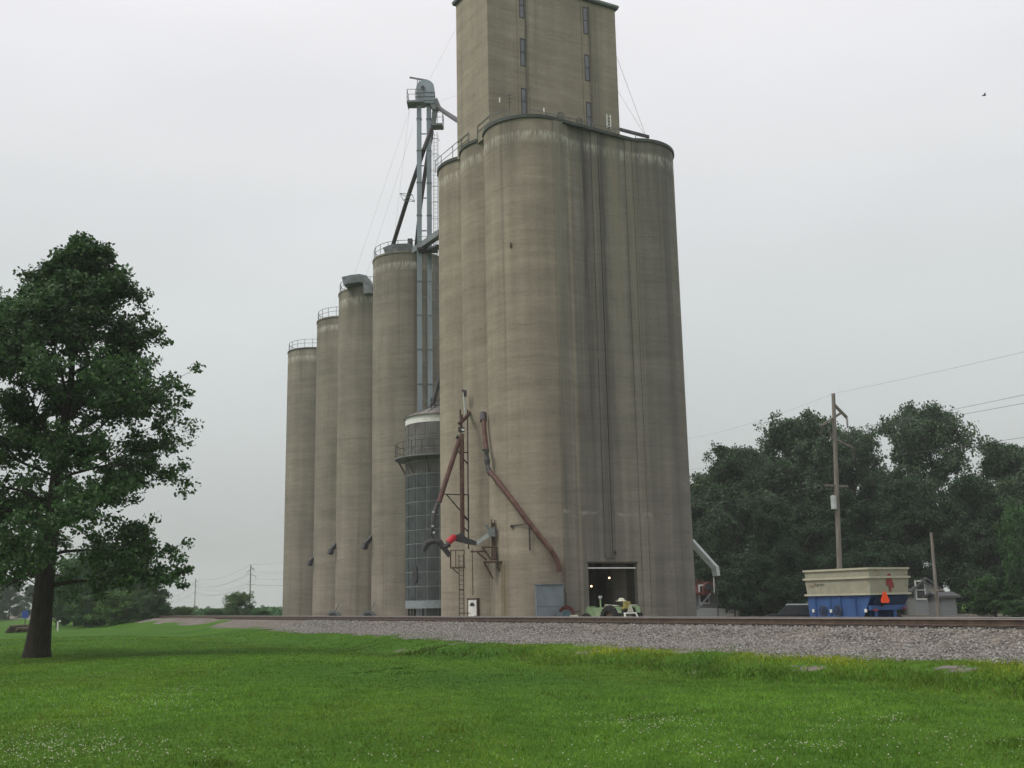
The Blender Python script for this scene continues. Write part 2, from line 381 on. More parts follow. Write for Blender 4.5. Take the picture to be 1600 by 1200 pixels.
gx = P0.x + TD.x*TT - TN.x*SS; gy = P0.y + TD.y*TT - TN.y*SS
nv, nu = TT.shape
gverts = np.stack([gx, gy, ZZ], -1).reshape(-1, 3)
idx = np.arange(nv*nu).reshape(nv, nu)
gf = np.stack([idx[:-1, :-1], idx[1:, :-1], idx[1:, 1:], idx[:-1, 1:]], -1).reshape(-1, 4)
me = bpy.data.meshes.new('ground'); me.from_pydata(gverts.tolist(), [], gf.tolist())
ga = me.attributes.new('gravel', 'FLOAT', 'POINT')
edge = toe(TT) + RNG.normal(0, 0.3, TT.shape) - 1.9*np.clip(np.sin(TT*.55+2)*np.sin(TT*1.7), 0, 1)
grav = np.clip((edge - SS)/0.5 + 0.5, 0, 1)*(SS > -3.6)
yard = ((SS <= -3.6) & (TT > 8) & (TT < 118) & (SS > -75))*0.6
bareg = ((np.sin(TT*1.05+1)*np.sin(SS*1.9+TT*.4) > .74) & (SS > toe(TT)-.3) & (SS < toe(TT)+2.2) & (TT < 25) & (TT > -25))*.62
ga.data.foreach_set('value', np.maximum(np.maximum(grav, yard), bareg).reshape(-1).astype(np.float32))
me.polygons.foreach_set('use_smooth', [True]*len(me.polygons))
m, t_, b_ = _nodes('ground_grass_and_ballast')
n, l = t_.nodes.new, t_.links.new
geo = n('ShaderNodeNewGeometry')
def nz(scale, det=6, vec=None):
    q = n('ShaderNodeTexNoise'); q.inputs['Scale'].default_value = scale; q.inputs['Detail'].default_value = det
    l(vec or geo.outputs['Position'], q.inputs['Vector']); return q.outputs['Fac']
def rampn(f, cols):
    r = n('ShaderNodeValToRGB'); l(f, r.inputs[0]); e = r.color_ramp.elements
    e[0].position = cols[0][0]; e[0].color = (*cols[0][1], 1); e[1].position = cols[-1][0]; e[1].color = (*cols[-1][1], 1)
    for p, c in cols[1:-1]: x = e.new(p); x.color = (*c, 1)
    return r.outputs[0]
def mixc(fac, a, c, mode='MIX'):
    q = n('ShaderNodeMix'); q.data_type = 'RGBA'; q.blend_type = mode
    for sock, v in ((q.inputs[0], fac), (q.inputs[6], a), (q.inputs[7], c)):
        if isinstance(v, float): sock.default_value = v
        elif isinstance(v, tuple): sock.default_value = (*v, 1)
        else: l(v, sock)
    return q.outputs[2]
g1 = rampn(nz(0.23, 5), [(0.3, (0.042, 0.112, 0.012)), (0.5, (0.058, 0.138, 0.015)), (0.7, (0.08, 0.16, 0.02))])
g2 = rampn(nz(7.0, 6), [(0.3, (0.55, 0.6, 0.5)), (0.55, (1, 1, 1)), (0.75, (1.25, 1.2, 1.1))])
grass_c = mixc(1.0, g1, g2, 'MULTIPLY')
vo = n('ShaderNodeTexVoronoi'); vo.inputs['Scale'].default_value = 9.0; l(geo.outputs['Position'], vo.inputs['Vector'])
grv = rampn(nz(0.7, 5), [(0.3, (0.155, 0.138, 0.115)), (0.7, (0.205, 0.195, 0.18))])
grv = mixc(0.75, grv, rampn(vo.outputs['Color'], [(0.1, (0.45, 0.43, 0.42)), (0.9, (1.35, 1.3, 1.28))]), 'MULTIPLY')
atn = n('ShaderNodeAttribute'); atn.attribute_name = 'gravel'
sm = n('ShaderNodeMath'); sm.operation = 'ADD'; l(atn.outputs['Fac'], sm.inputs[0])
sm2 = n('ShaderNodeMapRange'); sm2.inputs[3].default_value = -0.35; sm2.inputs[4].default_value = 0.35; l(nz(2.6, 5), sm2.inputs[0]); l(sm2.outputs[0], sm.inputs[1])
sm3 = n('ShaderNodeMapRange'); sm3.inputs[1].default_value = 0.42; sm3.inputs[2].default_value = 0.58; l(sm.outputs[0], sm3.inputs[0])
l(mixc(sm3.outputs[0], grass_c, grv), b_.inputs['Base Color'])
b_.inputs['Roughness'].default_value = 0.95; b_.inputs['Specular IOR Level'].default_value = 0.1
bp = n('ShaderNodeBump'); bp.inputs['Strength'].default_value = 0.8; bp.inputs['Distance'].default_value = 0.06
l(nz(14, 5), bp.inputs['Height']); l(bp.outputs[0], b_.inputs['Normal'])
me.materials.append(m); me.update()
ground = bpy.data.objects.new('ground', me); COL.objects.link(ground); ground['kind'] = 'structure'
def gz(x, y):
    t, s = ts(x, y); return float(height(t, s))

# railway track
trk = thing('railroad_track', 'rusty railroad track on grey ballast running past the grain elevator', 'railroad track', (*xy(0, -0.75), 0.95), math.pi/2 + TPS)
def rail_mb(s):
    a, h = MB(), MB()
    prof = [(-0.075, 0), (0.075, 0), (0.075, 0.02), (0.014, 0.04), (0.014, 0.135), (0.036, 0.142), (0.036, 0.172), (-0.036, 0.172), (-0.036, 0.142), (-0.014, 0.135), (-0.014, 0.04), (-0.075, 0.02)]
    p0 = Vector((*xy(-40, s), RAIL_Z-0.185)); ax = TD*940
    a.prism([p0 + TN*q[0] + V(0, 0, q[1]) for q in prof], ax)
    h.prism([p0 + TN*q[0] + V(0, 0, q[1]) for q in ((-0.034, 0.1725), (0.034, 0.1725), (0.028, 0.185), (-0.028, 0.185))], ax)
    return a, h
for s in (0.0, -1.5):
    a, h = rail_mb(s); r = a.build('rail', RAILM, trk); h.build('rail_head', RAILT, r)
tie0 = MB().box((0, 0, 0), (0.23, 2.6, 0.16)).build('tie', TIE, None)
for k in range(170):
    o = tie0 if k == 0 else tie0.copy()
    if k: COL.objects.link(o)
    o.parent = trk
    o.location = (-12 + k*0.53 + random.uniform(-.03, .03), random.uniform(-.04, .04), -0.06 + random.uniform(-.008, .01))
    o.rotation_euler = (0, 0, random.uniform(-.02, .02))

# ------------------------------------------------------------------ the concrete elevator house
HPS = math.radians(29.35)
HC = V(1.52, 72.0, 0); HA = V(math.cos(HPS), math.sin(HPS), 0); HB = V(-math.sin(HPS), math.cos(HPS), 0)
HR = 3.19; WB = -2.72; HL = 8.78
def hp(a, b, z): return HC + HA*a + HB*b + V(0, 0, z)
HM = Matrix((HA, HB, V(0, 0, 1))).transposed()
def hray(x, y): return CAM_M.to_3x3() @ Vector(((x-800)/FPX, -(y-600)/FPX, -1.0))
def on_face(x, y, b):
    d = hray(x, y); o = V(0, 0, EYE); k = ((HC + HB*b - o).dot(HB))/d.dot(HB); p = o + d*k
    return (p-HC).dot(HA), p.z
def on_cyl(x, y, c, r):
    d = hray(x, y); a = d.x**2 + d.y**2; b = -2*(d.x*c[0] + d.y*c[1]); q = c[0]**2 + c[1]**2 - r*r
    D = b*b - 4*a*q
    k = (-b - math.sqrt(max(D, 0)))/(2*a)
    return V(0, 0, EYE) + d*k
house = thing('grain_elevator', 'tall tan concrete grain elevator with square headhouse and drive-through opening', 'grain elevator', tuple(HC), HPS)
def hbox(mb, a0, a1, b0, b1, z0, z1):
    return mb.box(hp((a0+a1)/2, (b0+b1)/2, (z0+z1)/2), (a1-a0, b1-b0, z1-z0), HM)
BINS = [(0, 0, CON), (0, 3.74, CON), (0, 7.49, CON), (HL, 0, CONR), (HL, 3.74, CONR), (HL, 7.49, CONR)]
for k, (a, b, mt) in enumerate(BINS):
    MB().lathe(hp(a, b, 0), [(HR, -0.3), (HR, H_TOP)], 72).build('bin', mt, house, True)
    q = MB().lathe(hp(a, b, 0), [(HR-0.3, H_TOP+0.16+k*0.003), (HR+0.11, H_TOP+0.16+k*0.003), (HR+0.11, H_TOP-0.06), (HR-0.02, H_TOP-0.06)], 72)
    q.build('roof_rim', RIM, house, True)
# front wall with the drive opening, roof deck, inner mass
DA0, DA1, DZ = 2.07, 5.92, 4.19
fw = MB()
hbox(fw, 0.3, DA0, WB, WB+0.35, -0.3, H_TOP-0.01); hbox(fw, DA1, HL-0.5, WB, WB+0.35, -0.3, H_TOP-0.01); hbox(fw, DA0, DA1, WB, WB+0.35, DZ, H_TOP-0.01)
fw.build('front_wall', CONF, house)
MB().prism([hp(-0.05, -3.305, H_TOP-0.064), hp(HL-1.2, -2.86, H_TOP-0.064), hp(HL-1.2, -2.2, H_TOP-0.064), hp(-0.05, -2.2, H_TOP-0.064)], V(0, 0, .214)).build('roof_rim', RIM, house)
rd = hbox(MB(), 0.2, HL-0.2, WB+0.35, 10.4, 4.75, H_TOP-0.05)
for k, (a, b, mt) in enumerate(BINS): rd.disc(hp(a, b, 0), HR-0.02, H_TOP-0.04+k*0.003, 40)
rd.build('roof_deck', CON, house)
sw = hbox(MB(), 0.2, 0.5, -2.2, 10.4, -0.3, 4.75); hbox(sw, HL-0.5, HL-0.2, -2.2, 10.4, -0.3, 4.75); sw.build('side_wall', CON, house)
# raised strips and grooves on the front wall
for a, wd, pr in ((0.42, 0.8, 0.54), (1.05, 0.44, 0.30), (3.7, 0.55, 0.06), (4.1, 0.2, 0.12), (6.62, 0.6, 0.06), (7.12, 0.4, 0.12)):
    z0 = DZ + 0.35 if DA0-0.2 < a < DA1 else -0.3
    hbox(MB(), a-wd/2, a+wd/2, WB-pr, WB+0.05, z0, H_TOP-0.07).build('wall_strip', CONF, house)
# drive-through tunnel
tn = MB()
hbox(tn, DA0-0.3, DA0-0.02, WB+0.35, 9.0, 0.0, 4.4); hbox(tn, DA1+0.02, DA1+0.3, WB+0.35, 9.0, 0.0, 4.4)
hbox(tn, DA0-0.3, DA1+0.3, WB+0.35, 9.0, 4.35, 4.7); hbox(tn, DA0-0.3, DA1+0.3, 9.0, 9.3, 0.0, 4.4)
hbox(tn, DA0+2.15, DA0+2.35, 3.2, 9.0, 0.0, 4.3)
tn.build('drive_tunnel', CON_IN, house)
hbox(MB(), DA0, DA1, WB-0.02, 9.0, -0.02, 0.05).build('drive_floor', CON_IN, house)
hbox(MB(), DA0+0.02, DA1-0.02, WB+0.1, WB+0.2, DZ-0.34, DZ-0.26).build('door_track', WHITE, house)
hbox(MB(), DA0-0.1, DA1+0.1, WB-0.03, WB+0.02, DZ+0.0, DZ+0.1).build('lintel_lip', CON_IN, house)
hbox(MB(), 4.05, 4.17, WB-0.22, WB-0.04, DZ+0.55, DZ+0.8).build('wall_lamp', DARK, house)
for x, y, b, lab in ((952, 903, -1.9, 'lit bulb hanging high in the dark drive-through'), (924, 916, -2.0, 'lit bulb low at left inside the dark drive-through')):
    a, z = on_face(x, y, b)
    lp = thing('work_lamp', lab, 'lamp', tuple(hp(a, b, z)), 0, 'lamps inside the drive-through')
    MB().lathe(hp(a, b, z), [(0.001, -0.06), (0.042, -0.042), (0.06, 0), (0.042, 0.042), (0.001, 0.06)], 12).build('bulb', LAMP, lp, True)
    MB().tube([hp(a, b, z+0.05), hp(a, b, 4.34)], 0.012, 6).build('lamp_cord', DARK, lp)
# headhouse tower
TA0, TA1, TB0, TB1, TZ = -2.9, 8.32, 0.5, 5.5, 46.75
hh = hbox(MB(), TA0, TA1, TB0, TB1, H_TOP-0.2, TZ).build('headhouse', CONT, house)
co = MB(); hbox(co, TA0-0.24, TA1+0.24, TB0-0.24, TB1+0.24, TZ+0.002, TZ+0.17); co.build('cornice', CORN, hh)
hbox(MB(), TA0-0.2, TA1+0.2, TB0-0.2, TB1+0.2, TZ-0.12, TZ+0.001).build('cornice_soffit', RIM, hh)
for col, spans in ((0, ((816, -10, 28), (815.5, 60, 103), (817.5, 138, 179))), (1, ((913, 11, 53), (917, 86, 126), (920, 160, 206)))):
    a_s = []
    for x, y0, y1 in spans:
        a, zt = on_face(x, y0, TB0); _, zb = on_face(x, y1, TB0)
        a_s.append(a)
    ac = sum(a_s)/len(a_s)
    for sg in (-1, 1):
        hbox(MB(), ac+sg*0.36-0.07, ac+sg*0.36+0.07, TB0-0.055, TB0+0.01, H_TOP+0.2, TZ-0.13).build('window_strip', CONT, house)
    for x, y0, y1 in spans:
        _, zt = on_face(x, y0, TB0); _, zb = on_face(x, y1, TB0)
        wf = MB(); w2 = 0.21; zm = (zt+zb)/2
        hbox(wf, ac-w2, ac+w2, TB0-0.03, TB0-0.004, zt-0.1, zt); hbox(wf, ac+w2-0.07, ac+w2, TB0-0.03, TB0-0.004, zb, zt-0.1)
        hbox(wf, ac-w2, ac-w2+0.03, TB0-0.03, TB0-0.004, zb, zt-0.1); hbox(wf, ac-w2+0.03, ac+w2-0.07, TB0-0.03, TB0-0.004, zm-0.035, zm+0.035)
        hbox(wf, ac-w2+0.03, ac+w2-0.07, TB0-0.03, TB0-0.004, zb, zb+0.05)
        wo = wf.build('window', FRAME, house)
        for z0, z1 in ((zb+0.05, zm-0.035), (zm+0.035, zt-0.1)):
            hbox(MB(), ac-w2+0.03, ac+w2-0.07, TB0-0.018, TB0-0.006, z0, z1).build('pane', GLASS, wo)
# small fittings on and round the headhouse
def railing(pts, h, m, parent, name='railing', r=0.03, closed=False, mid=True):
    q = MB(); pts = [Vector(p) for p in pts]
    up = V(0, 0, 1)
    for p in pts: q.tube([p, p+up*h], r, 5)
    seq = pts + ([pts[0]] if closed else [])
    for i in range(len(seq)-1):
        q.tube([seq[i]+up*h, seq[i+1]+up*h], r, 5, False)
        if mid: q.tube([seq[i]+up*h*0.55, seq[i+1]+up*h*0.55], r*0.85, 5, False)
    return q.build(name, m, parent)
def arc_pts(c, r, a0, a1, n, z): return [V(c[0]+r*math.cos(math.radians(a0+(a1-a0)*i/n)), c[1]+r*math.sin(math.radians(a0+(a1-a0)*i/n)), z) for i in range(n+1)]
railing([hp(a, -1.9, H_TOP+0.1) for a in (-1.0, 0.4, 2.2, 4.2, 6.2, 8.0)], 1.0, GALVD, house)
railing([hp(-2.2, -1.2, H_TOP+0.1), hp(-2.95, 0.2, H_TOP+0.1), hp(-2.95, 2.2, H_TOP+0.1)], 1.0, GALVD, house)
railing([hp(-2.95, b, H_TOP+0.1) for b in (3.6, 4.8, 6.2, 8.2, 9.2)], 1.05, GALVD, house)
a0, z0 = on_face(972, 208, 2.0); a1, z1 = on_face(1014, 217, 2.0)
bm = MB().bar(hp(TA1-0.3, 2.0, z0+.3), hp(a1, 2.0, z0+.2), 0.14, 0.24); bm.build('hoist_beam', DARKP, house)
railing([hp(8.6, 1.0, H_TOP+0.1), hp(9.6, 0.6, H_TOP+0.1), hp(10.6, 0.0, H_TOP+0.1), hp(11.3, -0.9, H_TOP+0.1)], 1.2, DARK, house, r=.04)
cb = MB()
for y in (40, 115):
    a, z = on_face(962, y, 2.0); cb.tube([hp(TA1, 2.0, z), hp(a1-0.2, 2.0, z0)], 0.012, 4)
cb.build('stay_cable', WIRE, house)
ln = MB()
for sg in (-0.16, 0.16): hbox(ln, 7.28+sg-0.045, 7.28+sg+0.045, TB0-0.12, TB0-0.03, H_TOP+2.3, H_TOP+3.4)
for k in range(4): hbox(ln, 7.165, 7.395, TB0-0.1, TB0-0.05, H_TOP+2.45+k*0.25, H_TOP+2.49+k*0.25)
ln.build('white_wall_bracket', WHITE, house)
for a, s in ((3.08, 1.0), (4.7, 0.9)):
    vb = MB(); hbox(vb, a-0.3*s, a+0.3*s, TB0-0.07, TB0+0.01, H_TOP+1.4, H_TOP+1.5+1.0*s)
    vb.prism([hp(a+0.3*s*math.cos(t), TB0-0.07, H_TOP+1.5+1.0*s+0.25*math.sin(t)) for t in [math.pi*i/8 for i in range(9)]], HB*0.08)
    vb.build('bricked_up_arch', CONF, house)
    hbox(MB(), a-0.1, a+0.12, TB0-0.3, TB0-0.08, H_TOP+1.45, H_TOP+1.8).build('junction_box', WHITE, house)
an = MB().tube([hp(-1.5, 0.0, H_TOP), hp(-1.5, 0.0, H_TOP+2.9)], 0.025, 5)
for k in range(3): an.tube([hp(-1.7, 0.0, H_TOP+2.2+k*0.28), hp(-1.3, 0.0, H_TOP+2.35+k*0.28)], 0.015, 4)
an.build('antenna', DARK, house)
MB().lathe(hp(9.3, 1.6, 0), [(0.001, H_TOP+1.25), (0.3, H_TOP+1.15), (0.45, H_TOP+0.9), (0.45, H_TOP)], 20).build('roof_vent', GALVD, house, True)
for x, y in ((729, 176), (850, 177)):
    a, z = on_face(x+52 if x < 800 else x, y, -1.9); MB().tube([hp(a, -1.9, H_TOP+1.05), hp(a, -1.9, H_TOP+1.4)], 0.05, 6).build('roof_light', WHITE, house)
MB().box(on_cyl(798, 383, hp(0, 0, 0), HR+0.04), (0.1, 0.12, 0.3)).build('wall_socket', RUST, house)
# white personnel door on the second bin
B2 = hp(0, 3.74, 0)
pd = on_cyl(740.5, 950, B2, HR); nd = (pd - B2); nd.z = 0; nd.normalize(); td = V(-nd.y, nd.x, 0)
DM = Matrix((td, nd, V(0, 0, 1))).transposed()
dr = MB().box(V(pd.x, pd.y, 1.0) + nd*0.07, (0.92, 0.12, 2.04), DM).build('door', WHITE, house)
fr = MB()
for sg in (-1, 1): fr.box(V(pd.x, pd.y, 1.02) + nd*0.06 + td*sg*0.52, (0.09, 0.16, 2.1), DM)
fr.box(V(pd.x, pd.y, 2.09) + nd*0.06, (1.14, 0.18, 0.1), DM); fr.build('door_frame', RUST, dr)
fl = MB().prism([V(pd.x, pd.y, 1.62) + nd*0.133 + td*0.27*math.cos(t) + V(0, 0, 0.24*math.sin(t)) for t in [math.pi*i/10 for i in range(11)]], nd*0.012)
fl.build('fanlight', WINDK, dr)
MB().box(V(pd.x, pd.y, 0.98) + nd*0.17 + td*0.36, (0.12, 0.07, 0.05), DM).build('handle', DARK, dr)

# ------------------------------------------------------------------ the row of four silos
SR = 3.4
SILOS = [((-9.78, 100.4), 'nearest concrete silo of the left row, behind the galvanised leg'),
         ((-14.9, 111.69), 'second silo of the left row, with a bent duct on its roof'),
         ((-19.26, 123.01), 'third silo of the left row, railed roof, between duct silo and end silo'),
         ((-25.77, 138.08), 'farthest concrete silo at the left end of the row')]
for k, (c, lab) in enumerate(SILOS):
    c = V(*c, 0)
    s = thing('concrete_silo', lab, 'silo', tuple(c), 0, 'row of four concrete silos')
    MB().lathe(c, [(SR, -0.4), (SR, H_TOP-0.02)], 84).build('silo_wall', CONS, s, True)
    MB().lathe(c, [(0.001, H_TOP+0.5), (SR+0.0, H_TOP+0.06), (SR+0.07, H_TOP+0.05), (SR+0.07, H_TOP-0.12), (SR-0.02, H_TOP-0.12)], 84).build('roof', RIM if k == 3 else CONS, s, True)
    railing(arc_pts(c, SR-0.1, 150, 510, 20, H_TOP+0.04)[:-1], 1.1, GALVD, s, closed=True)
    if k < 3:
        x, y = ((577, 850), (523, 859), (490, 877))[k]
        p = at(x+1, y, c.y-1.0); d = V(-0.75, -0.66, 0)
        sp = MB().bar(p + V(0.25, 0.2, 0.75), p + d*0.55 + V(0, 0, -0.1), 0.42, 0.34)
        sp.bar(p + d*0.45 + V(0, 0, 0.05), p + d*0.62 + V(0, 0, -0.45), 0.5, 0.42); sp.bar(p + V(.3, .2, 0.9), p + V(0.3, 0.2, -0.5), 0.2, 0.2)
        sp.build('side_spout', DARK, s)
        fx = (578, 523, 442)[k]
        if k < 2:
            q = at(fx-2, 958, c.y - 2.6); q.z = 0.75
            fn = MB(); R90 = Matrix.Rotation(math.radians(90), 3, 'X')
            fn.tube([q + V(0, 0.35, 0), q + V(0, -0.35, 0)], 0.62, 16); fn.box(q + V(0.3, 0, -0.45), (1.0, 0.6, 0.7)); fn.bar(q + V(.1, 0, .4), q + V(0.5, 0.2, 1.3), 0.07)
            f = fn.build('aeration_fan', GALVD, s)
            MB().tube([q + V(0, -0.36, 0), q + V(0, -0.39, 0)], 0.42, 16).build('fan_inlet', DARK, f)
def sweep(mb, pts, wv, th):
    """rectangular duct: pts in a vertical plane, width vector wv, thickness th"""
    pts = [Vector(p) for p in pts]; wv = Vector(wv); rings = []
    for i, p in enumerate(pts):
        a = pts[max(i-1, 0)]; b = pts[min(i+1, len(pts)-1)]; z = (b-a).normalized(); y = z.cross(wv.normalized()).normalized()*th/2
        rings.append([p - wv/2 - y, p + wv/2 - y, p + wv/2 + y, p - wv/2 + y])
    i0 = len(mb.v)
    for r in rings: mb.v += r
    for i in range(len(rings)-1):
        for j in range(4):
            a = i0+i*4+j; b = i0+i*4+(j+1) % 4; mb.f.append((a, b, b+4, a+4))
    mb.f.append((i0+3, i0+2, i0+1, i0)); e = i0+(len(rings)-1)*4; mb.f.append((e, e+1, e+2, e+3)); return mb
s1, s2 = [o for o in COL.objects if o.name.startswith('concrete_silo')][:2]
Y = 108.6
sweep(MB(), [at(539, 443, Y), at(552, 440, Y), at(565, 438.5, Y), at(573, 440, Y), at(577, 446, Y), at(578, 462, Y)], (0.2, 2.0, 0), 0.85).build('roof_duct', GALVD, s2)
Y = 97.4
hd = MB(); poly = [at(598, 387, Y), at(613, 381, Y), at(640, 380, Y), at(650, 388, Y), at(644, 398, Y), at(606, 398, Y)]
hd.prism(poly, V(0, 2.2, 0)).build('roof_hood', GALVD, s1)
hd = MB().box(at(641, 380, Y+1), (0.45, 0.6, 0.75)); hd.tube([at(641, 384, Y+1), at(644, 396, Y+1)], 0.16, 8); hd.build('hood_motor', DARK, s1)

# ------------------------------------------------------------------ galvanised bucket elevator leg
LY = 91.0
lb = at(664, 960, LY)
leg = thing('bucket_elevator', 'slender galvanised twin-trunk bucket elevator leg rising above the silos', 'bucket elevator', (lb.x, lb.y, 0))
zt = at(664, 165, LY).z
X1, X2 = at(655.5, 400, LY).x, at(671, 400, LY).x
for i, X in enumerate((X1, X2)):
    tr = MB().box(V(X, LY+i*0.12, zt/2), (0.40, 0.36, zt)).build('trunk', GALV, leg)
    fl = MB(); k = 2.0
    while k < zt:
        fl.box(V(X, LY+i*0.12, k), (0.48, 0.44, 0.07)); k += 3.05
    fl.build('trunk_flange', GALVD, tr)
k = 3.6
while k < zt:
    MB().box(V((X1+X2)/2, LY-0.05, k), (X2-X1-0.44, 0.05, 0.1)).build('trunk_tie', GALVD, leg); k += 3.05
# head: hood with rounded top over both trunks
p = at(664, 150, LY); hz0 = at(664, 164, LY).z; hz1 = at(664, 141, LY).z; hw = 0.82; hx = at(665, 150, LY).x
poly = [V(hx-hw, LY-0.45, hz0), V(hx+hw, LY-0.45, hz0), V(hx+hw, LY-0.45, hz1)] + [V(hx+hw*math.cos(t), LY-0.45, hz1+hw*math.sin(t)) for t in [math.pi*i/12 for i in range(1, 12)]] + [V(hx-hw, LY-0.45, hz1)]
hd = MB().prism(poly, V(0, 0.95, 0)).build('leg_head', GALV, leg)
st = MB()
for k in (0.25, 0.6, 1.0): st.box(V(hx, LY+0.02, hz0+k), (2*hw+0.08, 1.02, 0.06))
st.build('head_band', GALVD, hd)
MB().tube([V(hx-0.2, LY-0.6, hz1), V(hx-0.2, LY+0.7, hz1)], 0.16, 10).build('head_shaft', DARK, hd)
def platform(c, sx, sy, nm):
    pf = MB().box(c, (sx, sy, 0.08))
    pf.box(c + V(0, -sy/2, -0.08), (sx, 0.06, 0.16)); pf.box(c + V(-sx/2, 0, -0.08), (0.06, sy, 0.16))
    o = pf.build(nm, GALVD, leg)
    pts = [c + V(*q, 0.04) for q in ((-sx/2, sy/2, 0), (-sx/2, -sy/2, 0), (0, -sy/2, 0), (sx/2, -sy/2, 0), (sx/2, sy/2, 0))] if False else [c + V(a*sx/2, b*sy/2, 0.04) for a, b in ((-1, 1), (-1, -1), (0, -1), (1, -1), (1, 1))]
    railing(pts, 1.05, GALVD, o, r=0.028)
platform(at(650, 162, LY) + V(0, 0.1, 0), 1.5, 1.5, 'head_platform')
platform(at(684, 197, LY) + V(0, 0.1, 0), 0.95, 1.3, 'service_platform')
jb = MB(); p = at(640, 121, LY); q = at(669, 126, LY); jb.bar(p, q, 0.09, 0.14)
jb.tube([at(652, 124, LY), at(652, 136, LY)], 0.04, 6); jb.tube([at(655, 124, LY), at(655, 136, LY)], 0.04, 6); jb.tube([q, at(669, 138, LY)], 0.05, 6)
jb.build('service_jib', GALVD, leg)
# discharge box and the spouts
db = MB().bar(at(677, 158, LY), at(683, 172, LY), 0.75, 0.8); db.bar(at(680, 168, LY), at(677, 197, LY), 0.42, 0.42); db.build('discharge_box', GALVD, leg)
MB().tube([at(683, 166, LY), at(693, 174, 88.0), at(713, 187, 80.0), at(719, 190, 78.3)], 0.2, 10).build('cross_spout', DARKP, leg)
MB().tube([at(675, 200, LY), at(663, 232, LY), at(640, 300, 93), at(613, 386, 98.0)], 0.2, 10).build('silo_spout', DARKP, leg)
MB().tube([at(675, 205, LY+.5), at(668, 245, LY+.8), at(657, 320, LY+1.5), at(650, 389, LY+6)], 0.19, 10).build('middle_spout', DARKP, leg)
fm = MB(); c4 = [at(625, 302, 92.8), at(644, 304, 92.8), at(648, 315, 92.8), at(630, 313, 92.8)]
for i in range(4): fm.tube([c4[i], c4[(i+1) % 4]], 0.03, 5)
fm.tube([c4[0], c4[2]], 0.03, 5); fm.tube([c4[1], c4[3]], 0.03, 5); fm.build('spout_bracket', GALVD, leg)
ld = MB(); lx = X2 + 0.38
for dx in (0, 0.36): ld.tube([V(lx+dx, LY-0.1, 24), V(lx+dx, LY-0.1, zt-2.6)], 0.022, 5)
k = 24.2
while k < zt-2.6: ld.tube([V(lx, LY-0.1, k), V(lx+0.36, LY-0.1, k)], 0.016, 4); k += 0.35
ld.build('ladder', GALVD, leg)
cg = MB(); k = 26.0
while k < zt-3:
    pts = [V(lx+0.18+0.4*math.cos(t), LY-0.12-0.62*max(math.sin(t), 0), k) for t in [math.pi*i/8 for i in range(9)]]
    cg.tube(pts, 0.022, 4); k += 1.5
for ang in (40, 90, 140):
    t = math.radians(ang); cg.tube([V(lx+0.18+0.4*math.cos(t), LY-0.12-0.62*math.sin(t), 26), V(lx+0.18+0.4*math.cos(t), LY-0.12-0.62*math.sin(t), zt-3)], 0.014, 4)
cg.build('ladder_cage', GALVD, leg)
# conveyor bridge to the house, catwalk below it
br = MB(); A_, B_ = at(648, 392, 94), at(690, 363, 84)
br.bar(A_, B_, 0.55, 0.5); br.build('conveyor_bridge', GALVD, leg)
cw = MB(); c = at(668, 391, LY-0.6); cw.box(c, (1.7, 1.3, 0.14)); cw.bar(c + V(0.2, 0, 0), at(690, 384, 86), 0.9, 0.16)
o = cw.build('catwalk', DARK, leg); railing([c + V(-.8, -.6, .07), c + V(0, -.6, .07), c + V(.8, -.6, .07), at(687, 384, 87)], 1.0, GALVD, o, r=0.026)
bt = MB().box(V((X1+X2)/2, LY, 1.0), (X2-X1+0.9, 1.0, 2.0)); bt.build('boot', GALVD, leg)
gw = MB()
for p, q in (((714, 42), (672, 122)), ((714, 149), (684, 160)), ((640, 172), (553, 432)), ((645, 200), (570, 438)), ((640, 170), (545, 960)), ((655, 220), (700, 262))):
    gw.tube([at(*p, LY-8 if p[0] == 714 else LY), at(*q, LY if p[0] == 714 else LY+14)], 0.006, 4)
gw.build('guy_wire', WIRE, leg)

# ------------------------------------------------------------------ tower dryer
DY = 87.0
dc = at(690, 800, DY); dc.z = 0
DRr = abs(dc.x - at(634, 800, DY).x)
dry = thing('grain_dryer', 'round tower grain dryer with cone roof, white band and railed catwalk', 'grain dryer', tuple(dc))
def dz(y): return at(690, y, DY - DRr).z       # heights read on the near face
Z = {k: dz(v) for k, v in dict(band_b=941, band_t=930, lo_b=930, lo_t=733, up_t=653, wb_t=640).items()}
Z = dict(leg=0.0, band_b=at(636, 951, DY).z, band_t=at(636, 939, DY).z, lo_t=at(635, 746, DY).z, up_t=at(635, 668, DY).z, wb_t=at(634, 656, DY).z, apex=at(634, 656, DY).z + 1.05)
MB().lathe(dc, [(DRr-0.03, Z['band_t']), (DRr-0.03, Z['up_t'])], 64).build('screen_frame', DRY_SEAM, dry, True)
MB().lathe(dc, [(DRr-0.9, Z['band_b']), (DRr+0.01, Z['band_b']), (DRr+0.01, Z['band_t']), (DRr-0.03, Z['band_t'])], 64).build('base_band', DRY_BAND, dry, True)
MB().lathe(dc, [(DRr+0.02, Z['up_t']), (DRr+0.02, Z['wb_t'])], 64).build('white_band', WHITE, dry, True)
rf = MB().lathe(dc, [(DRr+0.02, Z['wb_t']-0.02), (DRr+0.16, Z['wb_t']-0.05), (DRr+0.16, Z['wb_t']+0.03), (0.75, Z['apex']), (0.75, Z['apex']+0.3), (0.001, Z['apex']+0.35)], 48).build('cone_roof', DROOF, dry)
rb = MB()
for k in range(20):
    t = 2*math.pi*k/20; u = V(math.cos(t), math.sin(t), 0); rb.bar(dc + u*(DRr+0.1) + V(0, 0, Z['wb_t']+0.07), dc + u*0.8 + V(0, 0, Z['apex']+0.04), 0.05, 0.05)
rb.build('roof_rib', GALVD, rf)
NC = 18; nlo, nup = 9, 4
